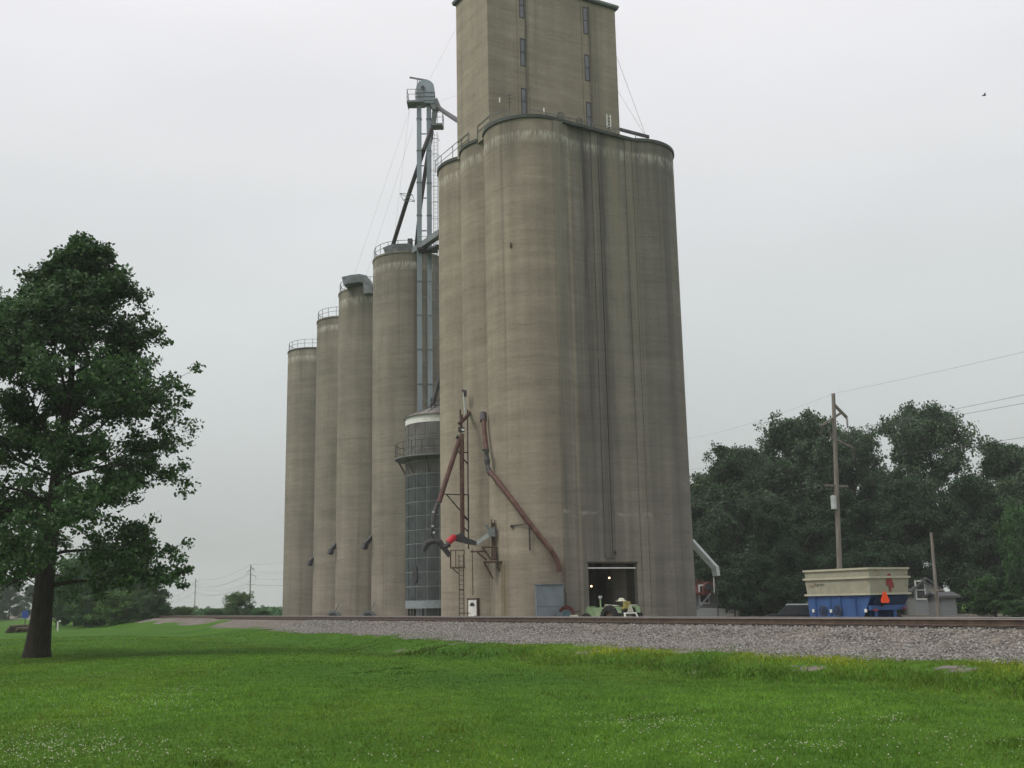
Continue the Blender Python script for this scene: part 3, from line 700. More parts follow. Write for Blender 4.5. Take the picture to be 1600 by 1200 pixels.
def panel_mesh(h, name):
    q = MB(); da = 2*math.pi/NC; g = 0.045/DRr; n = 4
    for rr, sgn in ((DRr+0.015, 1),):
        for j in range(n+1):
            t = -da/2 + g + (da - 2*g)*j/n
            for z in (0.045, h-0.045): q.v.append(V(rr*math.cos(t), rr*math.sin(t), z))
            for z in (0.045, h-0.045): q.v.append(V((DRr-0.028)*math.cos(t), (DRr-0.028)*math.sin(t), z))
    for j in range(n):
        a = j*4; b = a+4
        q.f += [(a, b, b+1, a+1), (a+1, b+1, b+3, a+3), (a, a+2, b+2, b)]
    q.f += [(0, 1, 3, 2), (n*4, n*4+2, n*4+3, n*4+1)]
    me = bpy.data.meshes.new(name); me.from_pydata([tuple(p) for p in q.v], [], q.f); me.update(); return me
for lo, hi, nr, mt in ((Z['band_t'], Z['lo_t'], nlo, DRY_LO), (Z['lo_t'], Z['up_t'], nup, DRY_UP)):
    h = (hi-lo)/nr; pm = panel_mesh(h, 'panel'); pm.materials.append(mt)
    for i in range(nr):
        for j in range(NC):
            o = bpy.data.objects.new('panel', pm); COL.objects.link(o); o.parent = dry; o.location = (0, 0, lo + i*h); o.rotation_euler = (0, 0, 2*math.pi*j/NC)
for k in range(12):
    t = 2*math.pi*k/12; u = V(math.cos(t), math.sin(t), 0)
    MB().bar(dc + u*(DRr-0.25), dc + u*(DRr-0.25) + V(0, 0, Z['band_b']+0.02), 0.16).build('leg', DARK, dry)
MB().lathe(dc, [(1.2, 0), (1.2, Z['band_b']+0.05)], 24).build('plenum', GALVD, dry, True)
cz = at(617, 719, DY).z; cr_ = abs(dc.x - at(617, 715, DY).x)
cwk = MB().lathe(dc, [(DRr+0.02, cz), (cr_, cz), (cr_, cz-0.1), (DRr+0.02, cz-0.08), (DRr+0.02, cz)], 48).build('catwalk', GALVD, dry)
railing(arc_pts(dc, cr_-0.05, 100, 460, 24, cz)[:-1], 1.15, DARK, cwk, closed=True, r=0.024)
bk = MB()
for k in range(12):
    t = 2*math.pi*(k+.5)/12; u = V(math.cos(t), math.sin(t), 0); bk.bar(dc + u*(cr_-0.15) + V(0, 0, cz-0.12), dc + u*(DRr+0.05) + V(0, 0, cz-1.3), 0.07)
bk.build('catwalk_brace', RUST, dry)
hp_ = on_cyl(649, 897, dc, DRr+0.05); u = (hp_-dc); u.z = 0; u.normalize(); tv = V(-u.y, u.x, 0)
hat = [hp_ + tv*0.22*math.cos(t) + V(0, 0, (0.45 if math.sin(t) > 0 else -0.45) + 0.22*math.sin(t)) for t in [2*math.pi*i/16 for i in range(16)]]
MB().prism(hat, u*0.05).build('access_hatch', DARK, dry)
dsp = MB().tube([at(676, 632, DY-1.5), at(681, 612, DY-1.2), at(689, 585, DY-1)], 0.2, 8); dsp.tube([at(674, 640, DY-1.5), at(674, 622, DY-1.5)], 0.05, 6); dsp.tube([at(672, 633, DY-1.8), at(690, 633, DY-1.8)], 0.05, 6); dsp.tube([at(672, 626, DY-1.8), at(690, 626, DY-1.8)], 0.03, 6)
dsp.build('inlet_spout', DARK, dry)

# ------------------------------------------------------------------ rail loadout spouts on the left side of the house
SY = 71.8
sp0 = at(722, 840, SY)
ls = thing('loadout_spout', 'brown forked loadout spout with black elbows and a red joint beside the dryer', 'grain spout', (sp0.x, sp0.y, 0))
MB().tube([at(721.5, 678, SY), at(722, 760, SY), at(722.5, 836, SY)], 0.155, 10).build('straight_pipe', BROWN, ls)
MB().tube([at(719, 683, SY), at(700, 741, SY-0.4), at(686, 785, SY-0.7)], 0.165, 10).build('slanted_pipe', BROWN, ls)
el = MB().tube([at(735, 642, SY+2.2), at(730, 650, SY+0.8), at(721, 659, SY), at(717, 662, SY-0.1)], 0.13, 8); el.tube([at(719, 640, SY), at(720, 676, SY)], 0.07, 6)
el.tube([at(721, 648, SY), at(720, 676, SY)], 0.1, 8); el.build('top_elbow', BROWN, ls)
vb = MB().box(at(721, 671, SY), (0.42, 0.4, 0.26)); vb.tube([at(713, 682, SY-.1), at(719, 686, SY)], 0.13, 8); vb.build('valve_box', DARK, ls)
MB().box(at(723.5, 671.5, SY-0.25), (0.18, 0.05, 0.11)).build('valve_plate', WHITE, ls)
ch = MB().tube([at(684, 787, SY-.7), at(679, 800, SY-.75), at(677, 815, SY-.75), at(674, 835, SY-.7), at(676, 846, SY-.6)], [0.15, 0.13, 0.15, 0.11, 0.16], 8)
ch.build('flexible_drop', DARKP, ls)
cl = MB()
for x, y in ((677, 800), (676, 822), (678, 832)): cl.box(at(x, y, SY-0.98), (0.16, 0.06, 0.13))
cl.build('drop_clamp', GREYW, ls)
e1 = MB().tube([at(661, 861, SY-.6), at(667, 849, SY-.6), at(676, 845, SY-.6), at(687, 847, SY-.6), at(694, 857, SY-.6), at(703, 869, SY-.6)], [0.2, 0.22, 0.23, 0.22, 0.18, 0.15], 10)
e1.build('fork_elbow', DARK, ls)
MB().tube([at(693, 856, SY-.7), at(702, 850, SY-.6)], [0.14, 0.2], 10).build('fork_branch', DARK, ls)
MB().tube([at(700, 848, SY-.5), at(706, 842, SY-.4), at(711, 838, SY-.3)], [0.2, 0.24, 0.18], 10).build('red_joint', RED, ls)['label'] = 'bright red pipe joint'
MB().prism([at(709, 836, SY-.3), at(716, 835, SY-.3), at(723, 830, SY-.3), at(727, 839, SY-.3), at(745, 846, SY-.3), at(744, 852, SY-.3), at(730, 850, SY-.3), at(711, 845, SY-.3)], V(0, 0.4, 0)).build('trough', DARK, ls)
MB().prism([at(744, 845, SY-.3), at(763, 832, SY-.2), at(768, 837, SY-.2), at(746, 851, SY-.3)], V(0, 0.35, 0)).build('pale_trough', GREYW, ls)
fr = MB()
for p, q in (((720, 707), (731, 707)), ((723, 716), (731, 725)), ((691, 772), (731, 773)), ((698, 773), (731, 812)), ((688, 776), (692, 770)), ((715, 704), (722, 714)), ((722, 805), (731, 813)), ((722, 822), (731, 830))):
    fr.tube([at(*p, SY), at(*q, SY+0.6)], 0.045, 6)
for p, q in (((731, 705), (731, 730)), ((732, 772), (732, 826)), ((730.5, 640), (732, 858))): fr.tube([at(*p, SY+0.6), at(*q, SY+0.6)], 0.05, 6)
fr.build('support_frame', DARK, ls)
sn = MB().tube([at(725, 612, SY+1.5), at(726.5, 648, SY+1.2)], [0.09, 0.05], 6); sn.build('vent_tube', GREYW, ls)
vt = MB().box(at(726.5, 612, SY+1.2), (0.22, 0.2, 0.2)); vt.box(at(727, 617, SY+1.2), (0.2, 0.2, 0.2)); vt.box(at(723, 610.5, SY+1.2), (0.1, 0.1, 0.16)); vt.build('vent_head', DARK, ls)
# grey gate column at right of the spout
gp = at(771, 850, 70.3)
gc = thing('gate_bracket', 'rusty wall bracket with grey gate box and folding struts left of the long brown pipe', 'bracket', (gp.x, gp.y, 0))
q = MB()
for dx in (-2.5, 2.5): q.bar(at(770.5+dx, 812, 70.3), at(771.5+dx, 875, 70.3), 0.07)
q.box(at(771, 846, 70.36), (0.22, 0.05, 2.4)); q.build('column', RUST, gc)
MB().prism([at(764, 838, 70), at(760, 824, 70), at(758, 821, 70), at(762, 820, 70), at(766, 826, 70), at(773, 822, 70), at(774, 838, 70)], V(0, 0.3, 0)).build('gate_box', GALVD, gc)
q = MB()
for p, r in (((753, 855), (777, 855)), ((754, 856), (768, 875)), ((756, 879), (786, 877)), ((757, 880), (770, 904)), ((776, 885), (790, 904)), ((735, 862), (760, 861)), ((746, 863), (760, 875))): q.tube([at(*p, 70), at(*r, 70.2)], 0.06, 6)
q.box(at(771, 878, 70.1), (1.25, 0.5, 0.1)); q.box(at(771, 866, 70.2), (0.3, 0.3, 0.7)); q.build('folding_strut', RUST, gc)
# ladder and platform under the fork
lp = at(716, 890, 71.3)
pl = thing('ladder_platform', 'small rusty ladder platform with guard rails left of the white door', 'platform', (lp.x, lp.y, 0))
q = MB().box(at(715, 887, 71.0), (0.95, 0.7, 0.09)); q.tube([at(708, 889, 70.9), at(716, 896, 71.2)], 0.035, 6); q.build('deck', RUST, pl)
c = at(715, 887, 71.0); railing([c + V(-.45, .3, .05), c + V(-.45, -.32, .05), c + V(-.1, -.32, .05), c + V(.45, -.32, .05)], 1.05, RUST, pl, 'guard_rail', mid=False)
q = MB(); a_, b_ = at(717, 866, 71.2), at(724, 866, 71.2)
for e in (a_, b_): q.tube([V(e.x, e.y, e.z), V(e.x, e.y, 0.1)], 0.03, 6)
k = 0.3
while k < a_.z: q.tube([V(a_.x, a_.y, k), V(b_.x, b_.y, k)], 0.018, 5); k += 0.3
q.build('ladder', DARK, pl)
q = MB()
for p, r in (((716, 958), (734, 958)), ((717, 922), (724, 922)), ((738, 858), (739, 930))): q.tube([at(*p, 71.1), at(*r, 71.3)], 0.03, 5)
q.build('conduit', RUST, pl)

# long brown pipe swept across the corner bin
pp = at(800, 800, 68.0)
tp = thing('truck_spout', 'long reddish brown bent spout hanging diagonally on the corner bin', 'grain spout', (pp.x, pp.y, 0))
def onb(x, y, off): return on_cyl(x, y, HC, HR+off)
MB().tube([at(755.5, 650, 71.4), at(756.5, 672, 71.0), at(759, 695, 70.7), at(761, 706, 70.5)], 0.165, 10).build('upper_pipe', BROWN, tp)
MB().tube([at(755, 646, 71.6), at(755.3, 658, 71.3)], 0.24, 10).build('collar', DARKP, tp)
q = MB().tube([at(760, 703, 70.5), at(760.5, 712, 70.4), at(761, 719, 70.3), at(762, 728, 70.2), at(765, 738, 70)], [0.19, 0.13, 0.2, 0.13, 0.17], 8)
for x, y in ((757, 703), (763, 733), (766, 742)): q.box(at(x, y, 70.1), (0.3, 0.2, 0.12))
q.build('swivel_joint', DARK, tp)
pts = [(766, 738), (776, 750), (790, 768), (806, 789), (822, 811), (838, 831), (852, 848), (862, 861), (869, 873), (873, 884), (874, 894)]
MB().tube([onb(x, y, 0.42) if x > 775 else at(x, y, 70.0-0.06*(x-766)) for x, y in pts], 0.175, 12).build('lower_pipe', BROWN, tp, True)
q = MB().tube([onb(827, 819, 0.2), onb(828, 860, 0.12)], 0.055, 6); q.tube([onb(800, 821, 0.05), onb(827, 818, 0.25)], 0.03, 6); q.box(onb(800, 822, 0.06), (0.22, 0.15, 0.15)); q.build('hanger', DARK, tp)

# grey steel cabinet
cp = at(860.5, 960, 67.4)
cab = thing('steel_cabinet', 'weathered blue-grey steel cabinet standing left of the drive opening', 'cabinet', (cp.x, cp.y, 0), math.radians(6))
ctop = at(860, 913.5, 67.4).z; CMx = Matrix.Rotation(math.radians(6), 3, 'Z'); cwd = 1.68
def cbx(mb, x, y, z, sx, sy, sz): return mb.box(V(cp.x, cp.y, 0) + CMx @ V(x, y, z), (sx, sy, sz), CMx)
cbx(MB(), 0, 0.45, ctop/2, cwd, 0.9, ctop).build('body', CABG, cab)
for z0, z1 in ((0.12, 1.5), (1.53, ctop-0.06)): cbx(MB(), 0, -0.012, (z0+z1)/2, cwd-0.1, 0.024, z1-z0).build('door', CABG, cab)
cbx(MB(), 0.0, 0.43, ctop+0.03, cwd+0.08, 1.0, 0.06).build('lid', GALVD, cab)
q = MB().tube([V(cp.x+0.85, cp.y+.3, ctop-0.3), V(cp.x+1.0, cp.y+.3, ctop-0.6), V(cp.x+0.98, cp.y+.3, 0.6)], 0.035, 6); q.build('hose', DARK, cab)

# small blower with a red shroud next to the cabinet
bp_ = at(890, 962, 66.5)
bl = thing('farm_blower', 'small red-shrouded blower with blue wheel between cabinet and tractor', 'blower', (bp_.x, bp_.y, 0))
c = at(885, 960, 66.5)
MB().tube([c + V(0, -.2, 0), c + V(0, .2, 0)], 0.26, 16).build('fan_wheel', mat('blower_blue', (0.07, 0.12, 0.14), 0.5), bl)
MB().prism([c + V(0.02+.5*math.cos(t), .22, .5*math.sin(t)+.02) for t in [math.radians(-20+i*15) for i in range(13)]] + [c + V(.02+.3*math.cos(t), .22, .3*math.sin(t)) for t in [math.radians(160-i*15) for i in range(13)]], V(0, .12, 0)).build('shroud', mat('blower_red', (0.07, 0.018, 0.016), 0.6), bl)
q = MB().prism([at(889, 972, 66.2), at(891, 961, 66.2), at(903, 961, 66.2), at(905, 972, 66.2)], V(0, .6, 0)); q.build('hopper', TCREAM, bl)
q = MB().bar(at(887, 958, 66.6), at(906, 955, 67), 0.08); q.bar(c + V(0, 0, -.3), V(c.x, c.y, 0), .1); q.bar(at(900, 966, 66.4), V(at(900, 966, 66.4).x, 66.4, 0), 0.08); q.build('stand', RUST, bl)

# ------------------------------------------------------------------ tractor
ta = at(971, 960, 66.0); tf = at(921, 960, 68.3)
hd_ = V(tf.x-ta.x, tf.y-ta.y, 0).normalized(); TRZ = math.atan2(hd_.y, hd_.x)
tr = thing('farm_tractor', 'old faded green tractor with pale fenders parked before the drive opening', 'tractor', (ta.x, ta.y, 0), TRZ)
TM = Matrix.Rotation(TRZ, 3, 'Z'); TO = V(ta.x, ta.y, 0)
def tp_(x, y, z): return TO + TM @ V(x, y, z)
def tbox(mb, x, y, z, sx, sy, sz): return mb.box(tp_(x, y, z), (sx, sy, sz), TM)
WBASE = 2.45
def wheel(x, y, r, wd, rim_r, rmat):
    q = MB(); n = 24; i0 = 0
    prof = [(rim_r, -wd/2), (r*0.93, -wd/2), (r, -wd*0.3), (r, wd*0.3), (r*0.93, wd/2), (rim_r, wd/2)]
    for pr, py in prof:
        for j in range(n):
            t = 2*math.pi*j/n; q.v.append(tp_(x+pr*math.cos(t), y+py, r+pr*math.sin(t)))
    for k in range(len(prof)-1):
        for j in range(n): a = k*n+j; b = k*n+(j+1) % n; q.f.append((a, b, b+n, a+n))
    for j in range(n):
        t = 2*math.pi*(j+.5)/n
        for sg in (-1, 1): q.bar(tp_(x+(r+.015)*math.cos(t), y+sg*wd*.05, r+(r+.015)*math.sin(t)), tp_(x+r*math.cos(t+.12), y+sg*wd*.45, r+r*math.sin(t+.12)), .05, .05)
    w_ = q.build('wheel', RUBBER, tr)
    q = MB()
    for sg in (-1, 1):
        i = len(q.v)
        for j in range(n): t = 2*math.pi*j/n; q.v.append(tp_(x+rim_r*math.cos(t), y+sg*wd*.18, r+rim_r*math.sin(t)))
        q.f.append(tuple(range(i, i+n)))
    q.tube([tp_(x, y-wd*.35, r), tp_(x, y+wd*.35, r)], rim_r*.35, 12); q.build('rim', rmat, w_)
for sg in (-1, 1):
    wheel(0, sg*0.86, 0.76, 0.42, 0.44, RUST)
    wheel(WBASE, sg*0.66, 0.52, 0.2, 0.33, TCREAM)
q = MB(); prof = [(0.62, 0.78), (0.62, 1.42), (2.75, 1.4), (2.9, 1.3), (2.95, 0.78)]
q.prism([tp_(x, -0.3, z) for x, z in prof], TM @ V(0, 0.6, 0)); hood = q.build('hood', TGREEN, tr)
tbox(MB(), 2.965, 0, 1.03, 0.03, 0.46, 0.46).build('grille', DARK, hood)
q = MB(); tbox(q, 0.9, 0, 0.62, 3.0, 0.36, 0.36); tbox(q, 2.45, 0, 0.45, 0.16, 1.1, 0.14); tbox(q, 0, 0, 0.76, 0.3, 1.5, 0.3); q.build('chassis', TGREEN, tr)
for sg in (-1, 1):
    q = MB(); pts = [(-0.72, 1.2), (-0.62, 1.52), (-0.2, 1.66), (0.35, 1.66), (0.62, 1.5), (0.62, 1.42), (0.33, 1.58), (-0.2, 1.58), (-0.55, 1.46), (-0.65, 1.18)]
    q.prism([tp_(x, sg*0.62-(0 if sg > 0 else 0.3), z-.12) for x, z in pts], TM @ V(0, 0.3, 0)); q.build('fender', TGREEN, tr)
    MB().bar(tp_(-.5, sg*.77, 1.5), tp_(.45, sg*.77, 1.56), .3, .03).build('fender_top', TCREAM, tr)
q = MB(); tbox(q, -0.25, 0, 1.36, 0.5, 0.5, 0.12); tbox(q, -0.5, 0, 1.55, 0.1, 0.5, 0.4); q.build('seat', TYEL, tr)
q = MB(); q.tube([tp_(0.6, 0, 1.35), tp_(0.25, 0, 1.72)], 0.03, 6)
ring = [tp_(0.25+.1*math.sin(t), .2*math.cos(t), 1.72+.16*math.sin(t)) for t in [2*math.pi*i/12 for i in range(13)]]; q.tube(ring, 0.02, 5); q.build('steering_wheel', DARK, tr)
q = MB().tube([tp_(1.95, -0.1, 1.4), tp_(1.95, -0.1, 1.95)], 0.045, 8); q.build('exhaust_stack', TGREEN, tr)
MB().tube([tp_(1.95, -0.1, 1.95), tp_(1.95, -0.1, 2.1)], 0.11, 10).build('stack_cap', GREYW, tr)
MB().prism([tp_(-0.78, -0.24, 1.12), tp_(-0.78, 0.24, 1.12), tp_(-0.78, 0.09, 1.5), tp_(-0.78, -0.09, 1.5)], TM @ V(-0.02, 0, 0)).build('rear_triangle', TCREAM, tr)
q = MB()
for sg in (-1, 1): q.tube([tp_(-0.75, sg*.45, 1.05), tp_(-0.9, sg*.5, .75), tp_(-0.92, sg*.55, .35)], 0.055, 6)
q.tube([tp_(-0.75, -.48, 1.05), tp_(-0.75, .48, 1.05)], 0.055, 6); q.tube([tp_(-0.95, -.55, .4), tp_(-0.95, .55, .4)], 0.05, 6); q.build('rear_hitch', WHITE, tr)
q = MB().tube([tp_(2.6, -.38, 1.3), tp_(2.75, -.5, .5)], .05, 6); q.tube([tp_(2.2, -.35, 1.25), tp_(1.2, -.38, .65)], .05, 6); tbox(q, 2.75, 0, 1.44, .3, .5, .05); q.build('loader_arm', TGREEN, tr)
MB().lathe(tp_(-0.05, 0, 0), [(0.001, 1.95), (0.16, 1.92), (0.2, 1.8), (0.34, 1.77), (0.34, 1.75), (0.001, 1.75)], 14).build('seat_canopy', TCREAM, tr)

# ------------------------------------------------------------------ grain wagon
wc = at(1360, 928, 50.0)
u_s = V(-math.cos(math.radians(61)), math.sin(math.radians(61)), 0); u_r = V(math.sin(math.radians(61)), math.cos(math.radians(61)), 0)*1.0
wa = thing('grain_wagon', 'cream and blue gravity grain wagon with an orange slow-vehicle emblem', 'grain wagon', (wc.x, wc.y, 0))
W0 = V(wc.x, wc.y, 0); zb = wc.z; zt = at(1360, 888, 50).z; zm = zb + (zt-zb)*0.655
LW, WW = 4.1, 2.55
def wp(s, r, z): return W0 + u_s*s + u_r*r + V(0, 0, z)
def wring(q, z0, z1, i0, i1, th=0.05):
    o = lambda i: [wp(-0+i, i, 0), wp(LW-i, i, 0), wp(LW-i, WW-i, 0), wp(i, WW-i, 0)]
    A, B = o(i0), o(i1); up = lambda P, z: [V(p.x, p.y, z) for p in P]
    a, b = up(A, z0), up(B, z1)
    for k in range(4): q.quad(a[k], a[(k+1) % 4], b[(k+1) % 4], b[k])
q = MB(); wring(q, zb, zm, 0.06, 0.0); wring(q, zm, zb, 0.05, 0.11); q.build('box', WCREAM, wa)
q = MB(); wring(q, zm, zt, 0.03, 0.0); wring(q, zt, zm, 0.05, 0.08); q.build('extension', WCREAM, wa)
q = MB()
for z, ex, hgt in ((zb, 0.03, 0.09), (zm, 0.045, 0.1), (zt, 0.035, 0.09)):
    for s0, r0, s1, r1 in ((-ex, -ex, LW+ex, -ex), (LW+ex, -ex, LW+ex, WW+ex), (LW+ex, WW+ex, -ex, WW+ex), (-ex, WW+ex, -ex, -ex)):
        q.bar(wp(s0, r0, z), wp(s1, r1, z), 0.07, hgt)
q.build('rail_trim', WRAIL, wa)
# blue lower hopper: vertical side skirt, sloping ends
q = MB(); q.quad(wp(0.03, 0.06, zb-.04), wp(LW-.03, 0.06, zb-.04), wp(LW-.12, 0.06, 0.75), wp(.6, 0.06, 0.75)); q.quad(wp(0.06, 0.06, zb-.04), wp(0.06, WW-.06, zb-.04), wp(1.0, WW-.4, 0.75), wp(1.0, 0.06, 0.75))
q.quad(wp(LW-.05, 0.06, zb-.04), wp(LW-.05, WW-.06, zb-.04), wp(LW-.35, WW-.4, 0.75), wp(LW-.35, 0.06, 0.75)); q.quad(wp(0.06, WW-.06, zb-.04), wp(LW-.06, WW-.06, zb-.04), wp(LW-.35, WW-.4, .75), wp(1.0, WW-.4, .75))
q.quad(wp(LW-.35, .06, .75), wp(1., .06, .75), wp(1., WW-.4, .75), wp(LW-.35, WW-.4, .75))
q.build('hopper', WBLUE, wa)
MB().prism([wp(-0.02, 0.3, zb-0.12), wp(-0.02, WW-.1, zb-.12), wp(0.3, WW-.2, zb-.65), wp(0.3, 0.35, zb-.65)], u_s*0.05).build('rear_chute', WBLUE_SHADE, wa)
for s in (0.95, 1.9, 2.55, 3.5): MB().bar(wp(s, 0.03, zb-.05), wp(s, 0.03, 0.78), 0.07, 0.09).build('hopper_rib', WBLUE, wa)
q = MB(); q.bar(wp(0.3, .3, 0.7), wp(LW+.2, .3, .7), .14, .2); q.bar(wp(.3, WW-.5, .7), wp(LW+.2, WW-.5, .7), .14, .2)
for s in (0.25, 0.55):
    for r in (0.5, 1.7): q.bar(wp(s, r, zb-.5), wp(s, r, .6), .16)
q.bar(wp(LW, WW/2, .6), wp(LW+1.6, WW/2, .5), .12); q.bar(wp(0.2, 0.1, zb-.62), wp(0.2, WW-.2, zb-.62), .14, .22); q.build('chassis', WBLUE, wa)
for s in (0.75, 3.55):
    for r in (0.22, WW-.35):
        c = wp(s, r, 0.5); t_w = MB().tube([c-u_r*.15, c-u_r*.12, c+u_r*.12, c+u_r*.15], [.42, .5, .5, .42], 20).build('wheel', RUBBER, wa)
        MB().tube([c-u_r*.17, c+u_r*.17], .24, 14).build('rim', WRAIL, t_w)
for s in (2.05, 3.0):
    q = MB(); c = wp(s, -0.02, 1.12); q.tube([c + u_s*.24*math.cos(t) + V(0, 0, .24*math.sin(t)) for t in [2*math.pi*i/16 for i in range(17)]], .025, 5)
    for a in range(3): t = math.pi*a/3; e = u_s*.24*math.cos(t) + V(0, 0, .24*math.sin(t)); q.tube([c-e, c+e], .02, 5)
    q.build('crank_wheel', DARK, wa)
for s, z in ((0.35, 1.13), (2.5, 1.12), (3.65, 1.13)): MB().box(wp(s, 0.0, z), (.12, .05, .15), Matrix((u_s, u_r, V(0, 0, 1))).transposed()).build('reflector', WHITE, wa)
for r, z in ((0.25, 1.15), (2.1, 1.2)): MB().box(wp(-0.0, r, z), (.06, .22, .09), Matrix((u_s, u_r, V(0, 0, 1))).transposed()).build('tail_light', mat('tail_red', (0.25, 0.02, 0.03), 0.4) if 'tail_red' not in MATS else MATS['tail_red'], wa)
ez = at(1379, 934, 50).z
em = [(-.06, .24), (.06, .24), (.13, .1), (.24, -.1), (.2, -.2), (-.2, -.2), (-.24, -.1), (-.13, .1)]
MB().prism([wp(-0.12, .78+r, ez+z) for r, z in [(r*1.15, z*1.15) for r, z in em]], u_s*0.02).build('slow_vehicle_emblem', ORANGE, wa)['label'] = 'fluorescent orange slow-vehicle emblem'
MB().bar(wp(-.1, .78, ez-.2), wp(.15, .78, ez-.4), .05).build('emblem_bracket', DARK, wa)
# red figure mark on the rear end and lettering on the side
LRED = mat('decal_red', (0.27, 0.035, 0.04), 0.5, 0.1); LDK = mat('decal_dark', (0.06, 0.065, 0.06), 0.5, 0.1)
mk = [(-.1, .33), (-.02, .42), (.08, .4), (.12, .22), (.15, .05), (.19, -.02), (.2, -.18), (.14, -.2), (.1, -.08), (.07, -.05), (.06, -.36), (-.02, -.36), (-.04, -.08), (-.09, 0), (-.1, -.12), (-.15, -.1), (-.15, .12)]
mz = at(1391, 911, 50).z
MB().prism([wp(-0.006, 1.28+r*1.35, mz+z*1.05) for r, z in mk], u_s*0.004).build('decal', LRED, wa)
MB().prism([wp(-0.006, 1.28+r, mz-.5+z) for r, z in ((0, 0), (.12, 0), (.12, .08), (0, .08))], u_s*0.004).build('decal', mat('decal_pink', (0.4, 0.2, 0.17), 0.5), wa)
def lettering(body, x0, x1, yb, hgt, m):
    cu = bpy.data.curves.new('lettering', 'FONT'); cu.body = body; cu.size = 1.0; cu.extrude = 0.002
    o = bpy.data.objects.new('lettering', cu); COL.objects.link(o)
    bpy.context.view_layer.update()
    dg = bpy.context.evaluated_depsgraph_get(); mm = bpy.data.meshes.new_from_object(o.evaluated_get(dg)); bpy.data.objects.remove(o)
    xs = [v.co.x for v in mm.vertices]; ys = [v.co.y for v in mm.vertices]
    a, b, c, d = min(xs), max(xs), min(ys), max(ys)
    for v in mm.vertices:
        k = (v.co.x-a)/(b-a); s = x0 + (x1-x0)*k
        inset = 0.06 - 0.06*((yb + (v.co.y-c)/(d-c)*hgt - zb)/(zm-zb))
        p = wp(s, inset-0.008, yb + (v.co.y-c)/(d-c)*hgt)
        v.co = WM[wa].inverted() @ p
    mm.materials.clear(); mm.materials.append(m)
    o = bpy.data.objects.new('lettering', mm); COL.objects.link(o); o.parent = wa
lz = at(1276, 914, 52).z - .1
lettering('the', LW-.2, LW-.55, lz-0.02, 0.17, MATS['decal_pink']); lettering('Agrain', LW-.6, LW-1.25, lz, 0.2, LDK)

# ------------------------------------------------------------------ grey spout at the right side of the house
rp = at(1100, 870, 77.0)
rs = thing('side_spout', 'pale grey bent downspout on the right side of the elevator', 'grain spout', (rp.x, rp.y, 0))
MB().tube([at(1080, 846, 76.5), at(1117, 887, 77)], 0.27, 4).build('slanted_pipe', GREYW, rs)
MB().tube([at(1117, 884, 77), at(1119.5, 900, 77)], 0.27, 4).build('drop_pipe', GREYW, rs)
MB().bar(at(1115, 902, 77), at(1116, 926, 77), 0.06).build('drop_chain', WHITE, rs)
MB().bar(at(1090, 952, 76.5), at(1110, 928, 77.5), 0.09).build('brace', GALVD, rs)
MB().bar(V(at(1119, 900, 77.3).x, 77.4, 0), at(1119, 890, 77.4), 0.07).build('post', DARK, rs)

# ------------------------------------------------------------------ houses among the trees
def house_b(name, label, x0, x1, ye, yr, Y, depth, wallm, roofm, wins, gable=True, rz=0.0):
    c = at((x0+x1)/2, 950, Y); c.z = 0; wd = (at(x1, 950, Y) - at(x0, 950, Y)).length
    ze, zr = at((x0+x1)/2, ye, Y).z, at((x0+x1)/2, yr, Y).z
    h = thing(name, label, 'house', tuple(c), rz); R_ = Matrix.Rotation(rz, 3, 'Z')
    P = lambda x, y, z: c + R_ @ V(x, y, z)
    q = MB()
    if gable: q.prism([P(-wd/2, 0, 0), P(wd/2, 0, 0), P(wd/2, 0, ze), P(0, 0, zr-.1), P(-wd/2, 0, ze)], R_ @ V(0, depth, 0))
    else: q.prism([P(-wd/2, 0, 0), P(-wd/2, depth, 0), P(-wd/2, depth, ze), P(-wd/2, depth/2, zr-.1), P(-wd/2, 0, ze)], R_ @ V(wd, 0, 0))
    q.build('wall', wallm, h)
    for sg in (-1, 1):
        q = MB(); o = 0.35
        if gable: q.prism([P(sg*(wd/2+o), -o, ze-o*(zr-ze)/(wd/2)), P(0, -o, zr), P(0, -o, zr+.18), P(sg*(wd/2+o), -o, ze+.18-o*(zr-ze)/(wd/2))], R_ @ V(0, depth+2*o, 0))
        else:
            yy = depth/2 + sg*(depth/2+o); q.prism([P(-wd/2-o, yy, ze-o*(zr-ze)/(depth/2)), P(-wd/2-o, depth/2, zr), P(-wd/2-o, depth/2, zr+.18), P(-wd/2-o, yy, ze+.18-o*(zr-ze)/(depth/2))], R_ @ V(wd+2*o, 0, 0))
        q.build('roof', roofm, h)
    for wx, wz, ww, wh in wins:
        fr = MB().box(P(wx, -0.03, wz), (ww+.24, .08, wh+.24), R_).build('window', WHITE, h)
        MB().box(P(wx, -0.075, wz+wh*.26), (ww, .02, wh*.46), R_).build('pane', WINDK, fr); MB().box(P(wx, -0.075, wz-wh*.26), (ww, .02, wh*.46), R_).build('pane', WINDK, fr)
    bd = MB(); k = 0.3
    while k < ze-.1: bd.box(P(0, -0.012, k), (wd+.02, .024, .03), R_); k += .28
    bd.build('siding_board', wallm, h, kind='stuff')
    return h
h1 = house_b('frame_house', 'white frame house with red dormer roof at the right foot of the elevator', 1062, 1121, 928, 905, 100, 9, SIDING, BRICKR, [(0.55, 2.2, .7, 1.5), (-0.8, 2.2, .7, 1.5)], False)
c = at(1107, 925, 99.0)
q = MB().prism([at(1099, 930, 99.0), at(1115, 930, 99.0), at(1115, 916, 99.0), at(1107, 909, 99.0), at(1099, 916, 99.0)], V(0, 2.0, 0)); dm = q.build('dormer', BRICKR, h1)
MB().tube([at(1107, 917, 98.98), at(1107, 917, 98.9)], .28, 14).build('dormer_window', WINDK, dm)
MB().box(at(1107, 962, 97), (2.6, 2.4, 1.2)).build('porch', SIDING, h1)
